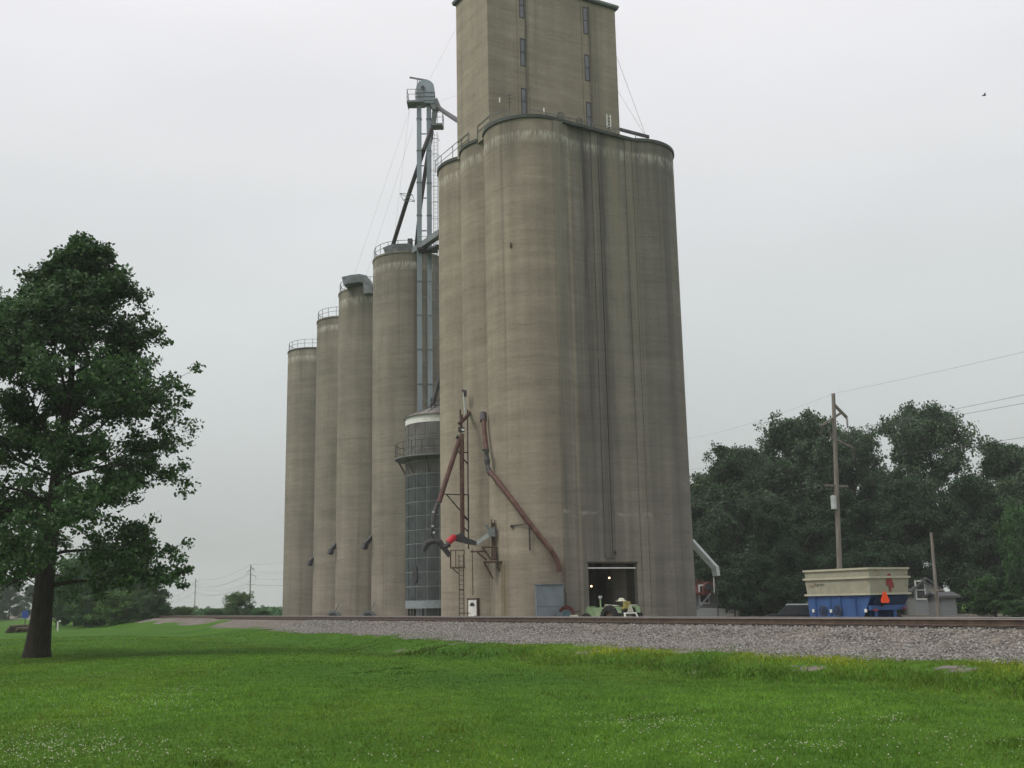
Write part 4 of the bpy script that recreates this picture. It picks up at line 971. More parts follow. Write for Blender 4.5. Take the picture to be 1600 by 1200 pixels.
house_b('frame_house', 'dim shaded frame house hidden behind the trees left of the wagon', 1135, 1245, 926, 890, 128, 8, mat('shaded_siding', (0.2, 0.21, 0.2), .7), ROOFG, [(-1.9, 2.4, .9, 1.9), (1.2, 2.4, .9, 1.9)], False)  # siding darkened: the shade behind the trees is in its colour
house_b('frame_house', 'white frame house showing between wagon and leaning pole', 1430, 1470, 921, 905, 100, 8, SIDING, ROOFG, [(-0.55, 2.2, .7, 1.5)], True)
h4 = house_b('garden_shed', 'low white shed right of the leaning pole under the trees', 1472, 1495, 933, 928, 92, 3, SIDING, ROOFG, [], False)
h4['category'] = 'shed'

# dark car behind the wagon
ca = at(1258, 955, 60.0)
car = thing('parked_car', 'dark parked car with pale roof left of the grain wagon', 'car', (ca.x, ca.y, 0), math.radians(-12))
CM = Matrix.Rotation(math.radians(-12), 3, 'Z'); CO = V(ca.x, ca.y, 0)
def kp(x, y, z): return CO + CM @ V(x, y, z)
MB().prism([kp(x, -.85, z) for x, z in ((-2.2, .35), (2.2, .35), (2.25, .7), (1.9, .85), (-1.9, .9), (-2.25, .75))], CM @ V(0, 1.7, 0)).build('body', CARP, car)
MB().prism([kp(x, -.72, z) for x, z in ((-1.5, .88), (1.2, .86), (.6, 1.36), (-.95, 1.38))], CM @ V(0, 1.44, 0)).build('cabin', WINDK, car)
MB().prism([kp(x, -.7, z) for x, z in ((-1.0, 1.381), (.65, 1.361), (.55, 1.42), (-.9, 1.44))], CM @ V(0, 1.4, 0)).build('roof', CARR, car)
for x in (-1.35, 1.35):
    for y in (-.8, .8):
        c = kp(x, y, .32); MB().tube([c - CM @ V(0, .1, 0), c + CM @ V(0, .1, 0)], .32, 16).build('wheel', RUBBER, car)
# hydrant
hy = at(1237.5, 955, 64.0); hyd = thing('fire_hydrant', 'red fire hydrant left of the dark parked car', 'hydrant', (hy.x, hy.y, 0))
hz = at(1237, 951, 64).z
HYR = mat('hydrant_red', (0.3, 0.03, 0.03), .5, .15)
c = V(hy.x, hy.y, 0)
MB().lathe(c, [(.17, 0), (.17, .06), (.12, .08), (.12, hz-.35), (.17, hz-.33), (.17, hz-.26), (.13, hz-.2), (.1, hz-.06), (.04, hz-.04), (.04, hz), (.001, hz)], 16).build('barrel', HYR, hyd, True)
MB().tube([c + V(-.26, 0, hz-.42), c + V(.26, 0, hz-.42)], .075, 10).build('nozzle', HYR, hyd)

# ------------------------------------------------------------------ utility poles
def sag_pts(p, q, sag, n=16): return [p.lerp(q, i/n) - V(0, 0, sag*4*(i/n)*(1-i/n)) for i in range(n+1)]
def pole(loc, H, lab, big=True, group='poles of the power line', r0=0.19, lean=(0, 0)):
    c = V(*loc); p = thing('utility_pole', lab, 'utility pole', tuple(c), 0, group)
    top = c + V(lean[0], lean[1], H)
    MB().tube([c - V(0, 0, .3), c.lerp(top, .5), top], [r0, r0*.82, r0*.66], 10).build('shaft', WOODP, p)
    ends = []
    if big:
        s = H/14.2
        a1 = c.lerp(top, .953); e1 = a1 + TN*1.05*s + V(0, 0, -.78*s)
        MB().bar(a1, e1, .13*s, .15*s).build('cross_arm', WOODP, p)
        b0 = a1.lerp(e1, .62) + V(0, -.02, 0); b1 = c.lerp(top, .86) - TN*1.15*s - V(0, 0, .12*s)
        MB().bar(b0, b1, .11*s, .13*s).build('cross_arm', WOODP, p)
        c0 = c.lerp(top, .80); c1 = c0 + TN*1.5*s - V(0, 0, .5*s)
        MB().bar(c0, c1, .10*s, .12*s).build('cross_arm', WOODP, p)
        MB().bar(c.lerp(top, .78), b0.lerp(b1, .78), .05*s).build('arm_brace', WOODP, p)
        d0 = c.lerp(top, .595); MB().bar(d0 - TN*.95*s, d0 + TN*.95*s, .09*s, .11*s).build('cross_arm', WOODP, p)
        for e in (e1, b1, c1):
            MB().lathe(e, [(.02, 0)] + [x for k in range(5) for x in ((.02*s, -.06*s-k*.12*s), (.1*s, -.1*s-k*.12*s), (.02*s, -.14*s-k*.12*s))] + [(.001, -.75*s)], 8).build('insulator', CERAM, p)
            ends.append(e - V(0, 0, .75*s))
        ends.append(top)
        for sg in (-.85, .85): ends.append(d0 + TN*sg*s + V(0, 0, .1))
    return p, ends
bp0 = at(1313, 955, 66.0)
tz = at(1302, 615, 66.0)
pA, eA = pole((bp0.x, bp0.y, 0), tz.z, 'tall wooden power pole with crossarms behind the grain wagon', True, r0=.17, lean=(tz.x-bp0.x, 0))
c = at(1302.5, 785, 65.75); q = MB().lathe(c, [(.001, .42), (.06, .42), (.16, .38), (.17, .3), (.17, -.4), (.001, -.42)], 14).build('transformer', GREYW, pA, True)
q = MB().tube([c + V(0, 0, .42), c + V(0, 0, .62)], .04, 6); q.bar(c + V(.05, 0, .2), c + V(.3, .25, .2), .05); q.build('bushing', CERAM, pA)
lp = []
for x, y, Y, lab in ((390, 882, 303, 'distant power pole behind the round bush, left of the silos'), (304, 904, 450, 'farther power pole, second from the silos across the field'), (257, 926, 640, 'faintest far power pole beside the oak branches')):
    b = at(x, 950, Y); tzz = at(x, y, Y).z
    lp.append(pole((b.x, b.y, 0), tzz, lab, True, r0=.22)[1])
# line wires: from the near pole out to the right and away behind the house
wires = thing('power_line', 'thin sagging power line wires crossing the sky above the trees', 'wires', (bp0.x, bp0.y, 0))
R_END = [(1700, 583, 40), (1700, 598, 38), (1700, 655, 38), (1700, 514, 40), (1700, 800, 38), (1700, 790, 40)]
L_END = [(1040, 738, 110), (1040, 752, 110), (1040, 770, 110), (1040, 690, 110), (1040, 785, 110), (1040, 792, 110)]
for k, e in enumerate(eA):
    if k < 4: MB().tube(sag_pts(e, e + (at(*R_END[k]) - e)*2.2, .3, 24), .005 if k == 3 else .008, 4, False).build('wire', WIRE, wires)
    MB().tube(sag_pts(e, at(*L_END[k]), .5), .005 if k == 3 else .007, 4, False).build('wire', WIRE, wires)
for a, b in ((0, 1), (1, 2)):
    for k in range(6):
        MB().tube(sag_pts(lp[a][k], lp[b][k], 2.0), .028, 3, False).build('wire', WIRE, wires)
for k in range(6): MB().tube(sag_pts(lp[0][k], lp[0][k] + V(62, -150, 1), 2.0), .022, 3, False).build('wire', WIRE, wires)
b = at(1466, 962, 60.0); t = at(1456, 832, 60.0)
p, _ = pole((b.x, b.y, 0), t.z, 'short leaning wooden pole right of the grain wagon', False, 'service poles', .11, (t.x-b.x, 0.1))
q = MB().box(at(1461, 922, 59.8), (.9, .12, .1)); q.build('cross_arm', WOODP, p)

# small things on the far lawn at left
wm = at(91, 975, 100); mk_ = thing('marker_post', 'slim white marker post on the lawn before the bushes', 'post', (wm.x, wm.y, 0))
MB().tube([V(wm.x, wm.y, 0), V(wm.x-.05, wm.y, at(90, 971, 100).z)], .07, 8).build('shaft', WHITE, mk_)
MB().box(at(93.5, 970.5, 100), (.16, .1, .16)).build('cap', WHITE, mk_)
pl_ = at(32, 984, 98); lg = thing('log_pile', 'low pile of dark logs on the lawn left of the oak trunk', 'log pile', (pl_.x, pl_.y, 0))
for k in range(11):
    row = 0 if k < 5 else 1 if k < 9 else 2; x = pl_.x + (k-(0, 5, 9)[row])*.28 - .6 + row*.14
    MB().tube([V(x-.5, pl_.y-.4+random.uniform(-.2, .2), .14+row*.22), V(x+.6, pl_.y+.5+random.uniform(-.3, .3), .16+row*.24+random.uniform(-.04, .1))], .12+random.uniform(-.03, .03), 8).build('log', LOGW, lg)
bs = at(40, 965, 130); sg_ = thing('blue_sign', 'small blue sign on a post left of the oak trunk', 'sign', (bs.x, bs.y, 0))
MB().box(at(39.5, 960, 130), (.75, .05, .85)).build('sign_board', BLUES, sg_); MB().tube([V(bs.x, bs.y+.06, 0), at(39.5, 957, 130.06)], .05, 6).build('post', DARK, sg_)
# bird
bd = at(1538, 149, 60); q = MB()
q.tube([bd + V(-.14, 0, -.01), bd + V(-.06, 0, 0), bd + V(.04, 0, .01), bd + V(.13, 0, .02)], [.012, .04, .045, .012], 8)
q.quad(bd + V(-.05, 0, .03), bd + V(.05, 0, .03), bd + V(.02, .2, .07), bd + V(-.06, .22, .06)); q.quad(bd + V(.05, 0, .03), bd + V(-.05, 0, .03), bd + V(-.06, -.22, .06), bd + V(.02, -.2, .07))
tag(q.build('bird', DARK), 'tiny dark bird flying high in the right of the sky', 'bird')

# ------------------------------------------------------------------ trees
def leaf_quads(cent, size, rng, up=0.35, crown_c=None):
    k = len(cent)
    nrm = rng.normal(size=(k, 3)); nrm[:, 2] += up
    if crown_c is not None:
        d = cent - crown_c; d /= np.linalg.norm(d, axis=1, keepdims=True)+1e-6; nrm += 0.8*d
    nrm /= np.linalg.norm(nrm, axis=1, keepdims=True)
    r = rng.normal(size=(k, 3)); ax = np.cross(nrm, r); ax /= np.linalg.norm(ax, axis=1, keepdims=True)
    ay = np.cross(nrm, ax)
    s = size*rng.uniform(0.65, 1.3, (k, 1)); wd = s*rng.uniform(.5, .75, (k, 1))
    droop = -nrm*s*0.12
    q = np.stack([cent - ax*s*.5, cent + ay*wd*.5 + ax*s*.05 + droop*0, cent + ax*s*.5 + droop, cent - ay*wd*.5 + ax*s*.05], 1)
    return q
def grow(seed, H, prof, trunk_h, r0, nprim, nleaf, leaf, clump, trunk_lean=(0, 0), sub=5, droop=0.15, tri=4, rise=(75, 5), vary=.25):
    """prof(h in 0..1)-> crown radius (m); returns MB of wood and (k,4,3) leaves"""
    rng = np.random.default_rng(seed); wood = MB(); tips = []
    top = V(trunk_lean[0], trunk_lean[1], H)
    tpts = [V(0, 0, -.2)] + [V(0, 0, 0).lerp(top, f) + V(*(rng.normal(0, .012*H*f, 2)), 0) for f in (.02, .1, .22, .35, .5, .65, .8, .93)]
    rad = [r0*1.55, r0*1.25, r0, r0*.9, r0*.74, r0*.55, r0*.36, r0*.2, r0*.07]
    wood.tube(tpts, rad, 10)
    def tr(f): return V(0, 0, 0).lerp(top, f) if f < .1 else tpts[1].lerp(tpts[-1], (f-.02)/.91)
    for i in range(nprim):
        f = trunk_h/H + (0.97 - trunk_h/H)*((i+.5)/nprim)**0.9; az = i*2.39996 + rng.uniform(-.4, .4)
        u = (f - trunk_h/H)/(1-trunk_h/H); Lr = prof(u)*rng.uniform(.97-vary, .9+vary)
        el = math.radians(rise[1] + (rise[0]-rise[1])*u**1.3 + rng.uniform(-8, 8))
        d = V(math.cos(az)*math.cos(el), math.sin(az)*math.cos(el), math.sin(el))
        if el > math.radians(45): Lr = min(Lr*1.2, (1.03-f)*H/math.sin(el)*1.2)
        p0 = tr(f); pts = [p0]; n = 6
        for k in range(1, n+1):
            x = k/n; pts.append(p0 + d*Lr*x + V(0, 0, -droop*Lr*x*x*(1-u)) + V(*rng.normal(0, .035*Lr, 3))*x)
        rb = max(r0*.24*(1-.55*u), .03); wood.tube(pts, [rb*(1-.85*k/n) for k in range(n+1)], 6, False)
        tips.append((pts[-1], 1.0)); tips.append((pts[-2], .8))
        for j in range(sub):
            x = rng.uniform(.28, .98); kk = int(x*n); b0 = pts[kk].lerp(pts[min(kk+1, n)], x*n-kk)
            a2 = az + rng.uniform(-1.3, 1.3); e2 = el*.6 + math.radians(rng.uniform(-25, 40)); l2 = Lr*rng.uniform(.25, .55)*(1.2-.5*x)
            d2 = V(math.cos(a2)*math.cos(e2), math.sin(a2)*math.cos(e2), math.sin(e2)); b1 = b0 + d2*l2*.55 + V(*rng.normal(0, .06*l2, 3)); b2 = b0 + d2*l2 + V(0, 0, -.08*l2)
            wood.tube([b0, b1, b2], [rb*.38, rb*.24, rb*.07], 5, False)
            tips += [(b2, 1.0), (b1, .7)]
            for q in range(tri):
                a3 = rng.uniform(0, 6.28); e3 = rng.uniform(-.5, 1.0); l3 = l2*rng.uniform(.3, .6); s_ = b1 if q % 2 else b2
                b3 = s_ + V(math.cos(a3)*math.cos(e3), math.sin(a3)*math.cos(e3), math.sin(e3))*l3
                wood.tube([s_, b3], [rb*.16, rb*.05], 4, False); tips.append((b3, .9))
    T = np.array([[*t[0]] for t in tips]); Wt = np.array([t[1] for t in tips])
    pick = rng.choice(len(T), nleaf, p=Wt/Wt.sum())
    off = rng.normal(size=(nleaf, 3)); off /= np.linalg.norm(off, axis=1, keepdims=True); off *= (rng.uniform(0, 1, (nleaf, 1))**.55)*clump
    off[:, 2] *= .7
    csz = rng.uniform(.55, 1.25, len(T))[pick][:, None]
    cent = T[pick] + off*csz
    cc = np.array([0, 0, H*.6])
    return wood, leaf_quads(cent, leaf, rng, crown_c=cc)
def tree_obj(name, label, cat, loc, wood, leaves, bark, leafm, group=None, rz=0):
    o = thing(name, label, cat, (0, 0, 0), 0, group)
    wood.build('trunk', bark, o, True)
    npmesh('crown', leaves, 4, leafm, o)
    o.location = loc; o.rotation_euler = (0, 0, rz); return o
# the oak at left
ob = at(57, 1027, 41.0); oz = gz(ob.x, ob.y)
oakH = at(100, 358, 41).z - oz
def oprof(u): return float(np.interp(u, [0, .12, .3, .5, .7, .85, 1], [5.0, 4.8, 4.1, 3.4, 2.4, 1.4, .5]))
wood, lv = grow(11, oakH*.92, oprof, 2.3, .37, 40, 125000, .17, .45, (.7, 0), sub=11, droop=.26, tri=5, rise=(80, 12), vary=.45)
tree_obj('oak_tree', 'large dark green oak tree on the lawn at the left edge', 'tree', (ob.x, ob.y, oz), wood, lv, BARK, LEAF_OAK)
# three master shapes for the wood at right
def p1(u): return float(np.interp(u, [0, .2, .5, .8, 1], [4.6, 6.0, 5.6, 3.9, 2.0]))
def p2(u): return float(np.interp(u, [0, .3, .6, .85, 1], [3.4, 5.0, 5.6, 4.2, 2.2]))
def p3(u): return float(np.interp(u, [0, .25, .55, .85, 1], [5.5, 6.2, 5.2, 3.3, 1.5]))
MAST = [grow(21, 18, p1, 1.6, .4, 34, 60000, .33, 1.0, sub=9, tri=5), grow(22, 18, p2, 3.5, .38, 32, 56000, .33, .95, sub=9, tri=5, rise=(85, 25)), grow(23, 18, p3, .6, .35, 36, 64000, .35, 1.1, sub=9, tri=5)]
masters = {}
RT = [  # px centre, py top, depth, spread, shape, leaf, label
    (1160, 700, 104, .85, 0, LEAF_A, 'broad tree just right of the elevator, highest at its middle'),
    (1268, 652, 112, .8, 1, LEAF_A, 'tall loose-topped tree behind the tall power pole'),
    (1352, 674, 118, .7, 1, LEAF_A, 'tall tree between power pole and the round-topped tree'),
    (1472, 636, 110, .8, 1, LEAF_A, 'tall round-topped tree above the leaning pole'),
    (1592, 694, 104, .9, 0, LEAF_A, 'tree with pointed top at the right edge of the wood'),
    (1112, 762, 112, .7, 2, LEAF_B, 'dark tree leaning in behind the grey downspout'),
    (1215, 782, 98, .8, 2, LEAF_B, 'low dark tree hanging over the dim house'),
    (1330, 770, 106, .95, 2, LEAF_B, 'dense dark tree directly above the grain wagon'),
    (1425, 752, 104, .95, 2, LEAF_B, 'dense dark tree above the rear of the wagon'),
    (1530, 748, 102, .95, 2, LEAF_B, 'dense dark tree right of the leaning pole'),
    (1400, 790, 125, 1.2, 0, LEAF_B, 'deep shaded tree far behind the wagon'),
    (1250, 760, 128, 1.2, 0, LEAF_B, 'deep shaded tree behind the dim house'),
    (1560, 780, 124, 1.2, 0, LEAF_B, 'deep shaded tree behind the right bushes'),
    (1122, 740, 114, .95, 1, LEAF_A2, 'olive tree rising closest to the elevator wall'),
    (1212, 714, 120, .9, 1, LEAF_A, 'tree filling the gap left of the tall power pole'),
    (1308, 706, 124, .9, 0, LEAF_A2, 'olive tree just right of the power pole top'),
    (1405, 740, 122, .9, 1, LEAF_A, 'tree in the dip left of the round-topped tree'),
    (1540, 750, 118, .8, 0, LEAF_A2, 'olive tree in the dip right of the round-topped tree'),
    (1655, 720, 100, 1.0, 2, LEAF_A, 'tree cut by the right edge of the picture'),
]
def place(master_key, shape, leafm, name, label, cat, group, x, ytop, Y, spread, rz, hm=18.0, base=None, bark=BARK2):
    hm = float(np.percentile(shape[1][:, :, 2], 99.6)); b = at(x, 950, Y); z0 = 0.0 if base is None else base; Ht = at(x, ytop, Y).z - z0
    key = (master_key, leafm.name); sc = Ht/hm; s3 = (sc*spread, sc*spread, sc) if spread < 3 else (spread/5, spread/5, sc)
    if key not in masters:
        wood_, lv_ = shape
        o = tree_obj(name, label, cat, (b.x, b.y, z0), wood_, lv_, bark, leafm, group, rz); o.scale = s3; masters[key] = o
    else:
        o = copy_tree(masters[key], (b.x, b.y, z0), rz, s3); o['label'] = label; o['category'] = cat; o['group'] = group
    return o
for i, (x, yt, Y, sp_, sh, lm, lab) in enumerate(RT):
    place(sh, MAST[sh], lm, 'broadleaf_tree', lab, 'tree', 'trees of the wood at right', x, yt, Y, sp_, i*1.7)
# shrubs
def sp1(u): return float(np.interp(u, [0, .3, .7, 1], [2.2, 2.6, 2.1, .9]))
SHR = grow(31, 4.0, sp1, .15, .1, 26, 20000, .24, .55, sub=7, tri=3, rise=(80, 25))
SHR2 = grow(32, 4.0, sp1, .1, .08, 28, 18000, .19, .45, sub=7, tri=3, rise=(85, 35))
for i, (x, yt, Y, sp_, lm, lab, base) in enumerate([
    (1608, 790, 82, .42, LEAF_D, 'bright green tree half cut by the right edge', 0), (1555, 902, 84, 1.35, LEAF_D, 'green bush below the bright tree at right', 0),
    (1590, 938, 76, 1.3, LEAF_D, 'low light green bush at the right edge of the yard', 0)]):
    place('shr' if i != 0 else 'shr2', SHR if i else SHR2, lm, 'shrub', lab, 'shrub', 'shrubs at the right edge', x, yt, Y, sp_, i*2.1, 4.0, base)
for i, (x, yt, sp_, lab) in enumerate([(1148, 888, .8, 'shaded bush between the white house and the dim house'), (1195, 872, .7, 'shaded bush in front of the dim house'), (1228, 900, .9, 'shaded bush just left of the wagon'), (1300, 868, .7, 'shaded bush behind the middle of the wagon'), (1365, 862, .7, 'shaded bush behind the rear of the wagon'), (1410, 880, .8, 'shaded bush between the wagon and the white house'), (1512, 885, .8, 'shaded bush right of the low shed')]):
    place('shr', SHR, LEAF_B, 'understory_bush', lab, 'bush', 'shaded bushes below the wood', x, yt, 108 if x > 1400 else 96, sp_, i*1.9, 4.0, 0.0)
for i, (x, yt, Y, sp_, lm, lab) in enumerate([
    (118, 872, 128, .9, LEAF_D, 'tall bush in the thicket just right of the oak trunk'), (160, 862, 132, .9, LEAF_D, 'tallest bush of the thicket under the oak branches'),
    (200, 872, 128, .8, LEAF_D, 'bush of the thicket below the drooping oak branch'), (226, 893, 124, .85, LEAF_D, 'rounded bush at the right end of the thicket'),
    (182, 925, 118, 1.3, LEAF_C, 'light green low bush in front of the thicket'), (135, 930, 120, 1.3, LEAF_D, 'low bush in front of the thicket near the white post'),
    (90, 905, 135, .9, LEAF_D, 'dark bush of the thicket behind the oak trunk'), (240, 930, 118, 1.2, LEAF_D, 'lowest bush where the thicket meets the track')]):
    place('shr', SHR, lm, 'thicket_bush', lab, 'bush', 'bushes of the thicket at left', x, yt, Y, sp_, i*1.3, 4.0, 0.0)
for i, (x, yt, Y, sp_, lab) in enumerate([(15, 905, 230, 1.0, 'hazy far tree at the left edge behind the lawn'), (50, 915, 260, 1.1, 'hazy far tree behind the blue sign'), (-25, 890, 220, 1.0, 'hazy far tree cut by the left edge'), (78, 925, 270, 1.1, 'hazy far tree seen right of the oak trunk')]):
    place(2, MAST[2], LEAF_B, 'far_tree', lab, 'tree', 'far trees at left', x, yt, Y, sp_, i*1.1, 18.0, 0.0)
b_ = place('shr2', SHR2, LEAF_E, 'round_bush', 'round pale green bush beside the track left of the silos', 'bush', 'bushes by the far track', 372, 926, 135, 1.1, .4, 4.0, 0.0)
for i, (x, yt, lab) in enumerate([(284, 948, 'tiny green bush right of the thicket along the track'), (335, 952, 'low dull bush left of the round bush'), (410, 953, 'low weedy bush between round bush and end silo'), (348, 954, 'smallest weedy bush touching the round bush')]):
    place('shr2', SHR2, LEAF_E if i == 0 else LEAF_D, 'track_bush', lab, 'bush', 'bushes by the far track', x, yt, 130+i*4, 1.6, i*.9, 4.0, 0.0)

# crop field beyond the track, far hazy tree line
rng = np.random.default_rng(5)
k = 60000
tq = 165*np.exp(rng.uniform(0, 1.6, k)); sq = -np.exp(rng.uniform(math.log(9), math.log(420), k))
cx, cy = P0.x + TD.x*tq - TN.x*sq, P0.y + TD.y*tq - TN.y*sq
cz_ = rng.uniform(0.3, 1.0, k)*(1.45 + .25*np.sin(tq*.05))
lvq = leaf_quads(np.stack([cx, cy, cz_], 1), 1.0, rng, up=.8)
co_ = npmesh('crop_field', lvq, 4, CORN_L, None, kind='stuff'); co_['label'] = 'flat hazy green crop field beyond the track at left'; co_['category'] = 'crop field'
for i in range(9):
    x = 225 + i*27 + rng.uniform(-8, 8)
    place(2, MAST[2], LEAF_B, 'horizon_tree', ('first', 'second', 'third', 'fourth', 'fifth', 'sixth', 'seventh', 'eighth', 'ninth')[i] + ' faint hazy horizon tree counted from the thicket towards the silos', 'tree', 'trees on the far horizon', x, 945.5+rng.uniform(-1, 2), 800+rng.uniform(-40, 40), 1.6, i, 18.0, 0.0)

# ------------------------------------------------------------------ ballast stones, grass, clover
k = 95000
tq = -22 + 75*rng.uniform(0, 1, k)**1.5; sq = rng.uniform(-2.6, 1, k); sq = np.where(rng.uniform(size=k) < .25, rng.uniform(-2.4, .6, k), .5 + rng.uniform(0, 1, k)**.8*(toe(tq)-.4))
hz_ = height(tq, sq); px_ = P0.x + TD.x*tq - TN.x*sq; py_ = P0.y + TD.y*tq - TN.y*sq
c = np.stack([px_, py_, hz_ + .006], 1); r = rng.uniform(.016, .05, (k, 1))*np.where((sq > 2.4)[:, None], .75, 1.0)
ax = rng.normal(size=(k, 3)); ax /= np.linalg.norm(ax, axis=1, keepdims=True); rr = rng.normal(size=(k, 3)); ay = np.cross(ax, rr); ay /= np.linalg.norm(ay, axis=1, keepdims=True); az = np.cross(ax, ay)
o6 = [c + ax*r*1.2, c + ay*r, c - ax*r*1.1, c - ay*r*.9, c + az*r*.8, c - az*r*.8]
fc = [(0, 1, 4), (1, 2, 4), (2, 3, 4), (3, 0, 4), (1, 0, 5), (2, 1, 5), (3, 2, 5), (0, 3, 5)]
vv = np.stack(o6, 1).reshape(-1, 3); ff = (np.array(fc)[None] + (np.arange(k)*6)[:, None, None]).reshape(-1, 3)
m, t_, b_ = _nodes('ballast_stone_mixed'); n, l = t_.nodes.new, t_.links.new
geo = n('ShaderNodeNewGeometry'); rp_ = n('ShaderNodeValToRGB'); l(geo.outputs['Random Per Island'], rp_.inputs[0])
e = rp_.color_ramp.elements; e[0].color = (.07, .066, .06, 1); e[1].color = (.36, .35, .33, 1); x = e.new(.5); x.color = (.185, .17, .152, 1)
l(rp_.outputs[0], b_.inputs['Base Color']); b_.inputs['Roughness'].default_value = .9
me = bpy.data.meshes.new('ballast_stones'); me.vertices.add(len(vv)); me.vertices.foreach_set('co', vv.reshape(-1).astype(np.float32)); me.loops.add(ff.size); me.loops.foreach_set('vertex_index', ff.reshape(-1).astype(np.int32))
me.polygons.add(len(ff)); me.polygons.foreach_set('loop_start', np.arange(0, ff.size, 3, dtype=np.int32)); me.polygons.foreach_set('loop_total', np.full(len(ff), 3, np.int32)); me.update(); me.validate(); me.materials.append(m)
bs_ = bpy.data.objects.new('ballast_stones', me); COL.objects.link(bs_); bs_['kind'] = 'stuff'; bs_['label'] = 'loose grey ballast stones along the railroad track'; bs_['category'] = 'gravel'

m, t_, b_ = _nodes('grass_blade'); n, l = t_.nodes.new, t_.links.new
av = n('ShaderNodeVertexColor'); av.layer_name = 'tint'; l(av.outputs[0], b_.inputs['Base Color']); b_.inputs['Roughness'].default_value = .6; b_.inputs['Specular IOR Level'].default_value = .2
trn = n('ShaderNodeBsdfTranslucent'); l(av.outputs[0], trn.inputs[0]); ms = n('ShaderNodeMixShader'); ms.inputs[0].default_value = .3; l(b_.outputs[0], ms.inputs[1]); l(trn.outputs[0], ms.inputs[2]); l(ms.outputs[0], t_.nodes['Material Output'].inputs[0])
GM = m
k = 700000
rd = 7.5*np.exp(rng.uniform(0, math.log(75/7.5), k)); an_ = rng.uniform(-.66, .66, k)
gx_, gy_ = rd*np.sin(an_), rd*np.cos(an_)
tq = (gx_-P0.x)*TD.x + (gy_-P0.y)*TD.y; sq = S0 - (gx_*TN.x + gy_*TN.y); te = toe(tq)
keep = sq > te - .2 + rng.normal(0, .4, k) - 1.9*np.clip(np.sin(tq*.55+2)*np.sin(tq*1.7), 0, 1)
bare = (np.sin(tq*1.05+1)*np.sin(sq*1.9+tq*.4) > .8) & (sq < te+2.2) & (tq < 25); keep &= ~(bare & (rng.uniform(size=k) < .8)) 
sparse = (sq > 1.6) & (sq < te) & (rng.uniform(size=k) < .03*np.clip(np.sin(tq*1.3)+np.sin(tq*.37), 0, 2)*((sq-1.6)/3)**2)
keep |= sparse
gx_, gy_, tq, sq, te, rd, sparse = (q[keep] for q in (gx_, gy_, tq, sq, te, rd, sparse)); k = len(gx_)
patch = .5 + .17*np.sin(gx_*.17+gy_*.13+1.6*np.sin(gy_*.31)) + .2*np.sin(gx_*.55+1.3*np.sin(gy_*.23)) + .17*np.sin(gy_*.41+1.1*np.sin(gx_*.37+2))
bankw = np.exp(-((sq-te-.5)/.8)**2)*np.clip((17-tq)/6, 0, 1)*np.clip(.75+.5*np.sin(tq*.9+sq), 0, 1); foot = np.exp(-((sq-te-1.9)/.8)**2)
base = np.array([.102, .2, .022])[None]*(0.6+.8*patch[:, None])*rng.uniform(.7, 1.35, (k, 1))
base = base*(1-bankw[:, None]) + np.array([.25, .32, .03])[None]*rng.uniform(.7, 1.25, (k, 1))*bankw[:, None]
base = base*(1-.3*foot[:, None])
dry_ = rng.uniform(size=k) < .025; base[dry_] = np.array([.16, .15, .06])*rng.uniform(.7, 1.2, (dry_.sum(), 1))
fine = np.sin(gx_*3.1+2*np.sin(gy_*1.7))*np.sin(gy_*2.3+2*np.sin(gx_*1.9)); tuft = (np.sin(gx_*1.3+4*np.sin(gy_*.6))*np.sin(gy_*1.1+3*np.sin(gx_*.8)) > .86)
base *= (1+.22*fine)[:, None]*np.where(tuft, .94, 1.0)[:, None]
yel = np.clip(np.sin(gx_*.33+gy_*.21+1.5*np.sin(gx_*.9)), 0, 1)*.35; base = base*(1-yel[:, None]) + base*np.array([1.5, 1.08, .9])*yel[:, None]
hgt = rng.uniform(.018, .05, k)*(.75+.5*patch) + .05*tuft*rng.uniform(0, 1, k) + .09*bankw*rng.uniform(0, 1, k) + .13*foot*rng.uniform(0, 1, k)*(tq < 20)
wdt = np.maximum(.0035, .00055*rd)*rng.uniform(.7, 1.4, k)
az = rng.uniform(0, 6.283, k); ln_ = rng.uniform(.1, 1.2, k)*hgt; la = rng.uniform(0, 6.283, k)
p = np.stack([gx_, gy_, height(tq, sq)-.01], 1); sd_ = np.stack([np.cos(az), np.sin(az), 0*az], 1)*wdt[:, None]
tipv = p + np.stack([np.cos(la)*ln_, np.sin(la)*ln_, hgt], 1)
g_ = npmesh('grass', np.stack([p-sd_, p+sd_, tipv], 1), 3, GM, None, base, 'stuff'); g_['label'] = 'mown green lawn grass in the foreground'; g_['category'] = 'grass'

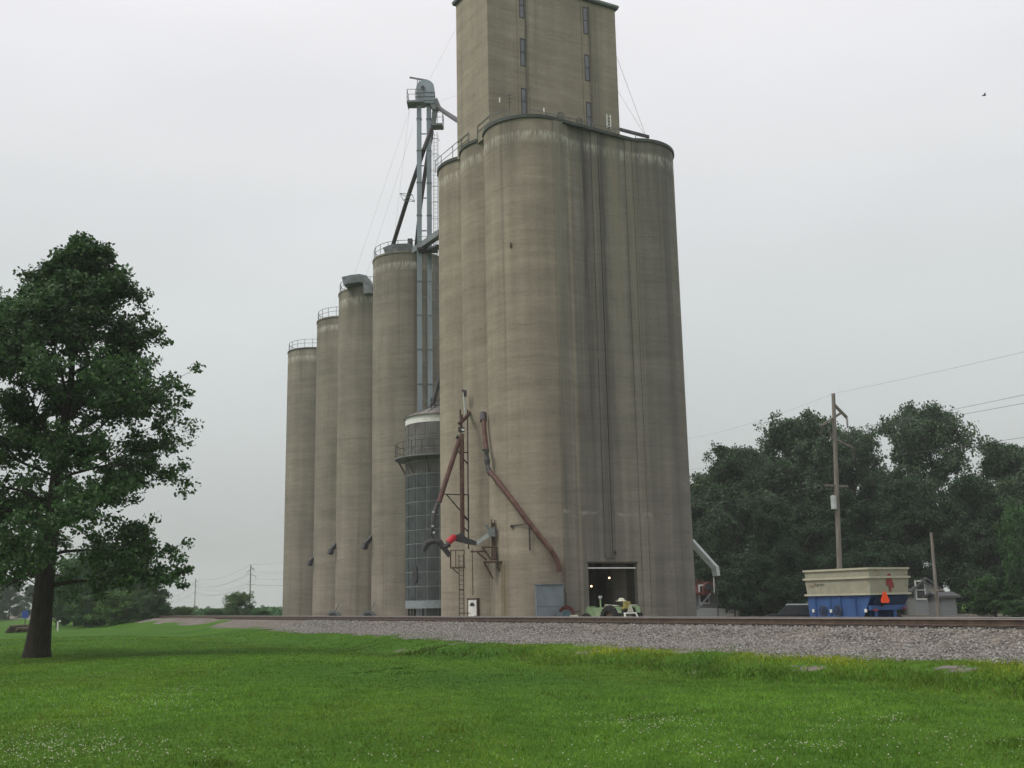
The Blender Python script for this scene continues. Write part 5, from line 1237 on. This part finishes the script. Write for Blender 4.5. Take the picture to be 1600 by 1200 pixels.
# clover heads
cl_c = []
for x, y, sx, sy, nn in ((60, 1185, 120, 22, 420), (200, 1180, 160, 14, 200), (110, 1150, 90, 16, 90), (55, 1085, 70, 12, 60), (200, 1060, 70, 6, 50), (250, 1105, 80, 14, 160), (290, 1090, 50, 6, 80), (990, 1125, 90, 10, 150), (1040, 1135, 60, 12, 80), (1290, 1130, 90, 10, 70), (1310, 1165, 90, 10, 60), (1400, 1122, 50, 5, 50), (1150, 1180, 250, 20, 140), (1500, 1160, 120, 25, 80), (700, 1185, 300, 20, 110), (170, 1100, 120, 25, 80), (1200, 1150, 250, 30, 90)):
    nn = int(nn*.6); X = rng.normal(x, sx*.6, nn); Yp = np.minimum(rng.normal(y, sy*.7, nn), 1215)
    for a, b in zip(X, Yp):
        d = hray(a, b)
        if d.z > -.02: continue
        kk = (0.2-EYE)/d.z; cl_c.append((d.x*kk, d.y*kk))
cl_c = np.array(cl_c); k = len(cl_c)
tq = (cl_c[:, 0]-P0.x)*TD.x + (cl_c[:, 1]-P0.y)*TD.y; sq = S0 - (cl_c[:, 0]*TN.x + cl_c[:, 1]*TN.y)
c = np.stack([cl_c[:, 0], cl_c[:, 1], height(tq, sq) + rng.uniform(.035, .07, k)], 1); r = rng.uniform(.006, .0115, (k, 1))
ax = np.array([[1., 0, 0]]); ay = np.array([[0, 1., 0]]); az = np.array([[0, 0, 1.]])
o6 = [c + ax*r, c + ay*r, c - ax*r, c - ay*r, c + az*r*.9, c - az*r*.7]
vv = np.stack(o6, 1).reshape(-1, 3); ff = (np.array(fc)[None] + (np.arange(k)*6)[:, None, None]).reshape(-1, 3)
me = bpy.data.meshes.new('clover_flowers'); me.from_pydata(vv.tolist(), [], ff.tolist()); me.update(); me.materials.append(mat('clover_white', (.42, .43, .32), .8, .15, 30))
co = bpy.data.objects.new('clover_flowers', me); COL.objects.link(co); co['kind'] = 'stuff'; co['label'] = 'scattered white clover flower heads in the lawn'; co['category'] = 'clover'

# ------------------------------------------------------------------ haze
hb = MB().box((0, 420, 24.0), (2300, 1900, 50.5))
m = bpy.data.materials.new('haze_air'); m.use_nodes = True; m.node_tree.nodes.clear()
o_ = m.node_tree.nodes.new('ShaderNodeOutputMaterial'); v_ = m.node_tree.nodes.new('ShaderNodeVolumePrincipled')
v_.inputs['Color'].default_value = (.9, .93, .95, 1); v_.inputs['Density'].default_value = .0004; v_.inputs['Anisotropy'].default_value = .2
m.node_tree.links.new(v_.outputs[0], o_.inputs['Volume'])
hz = hb.build('haze', m); hz['kind'] = 'stuff'
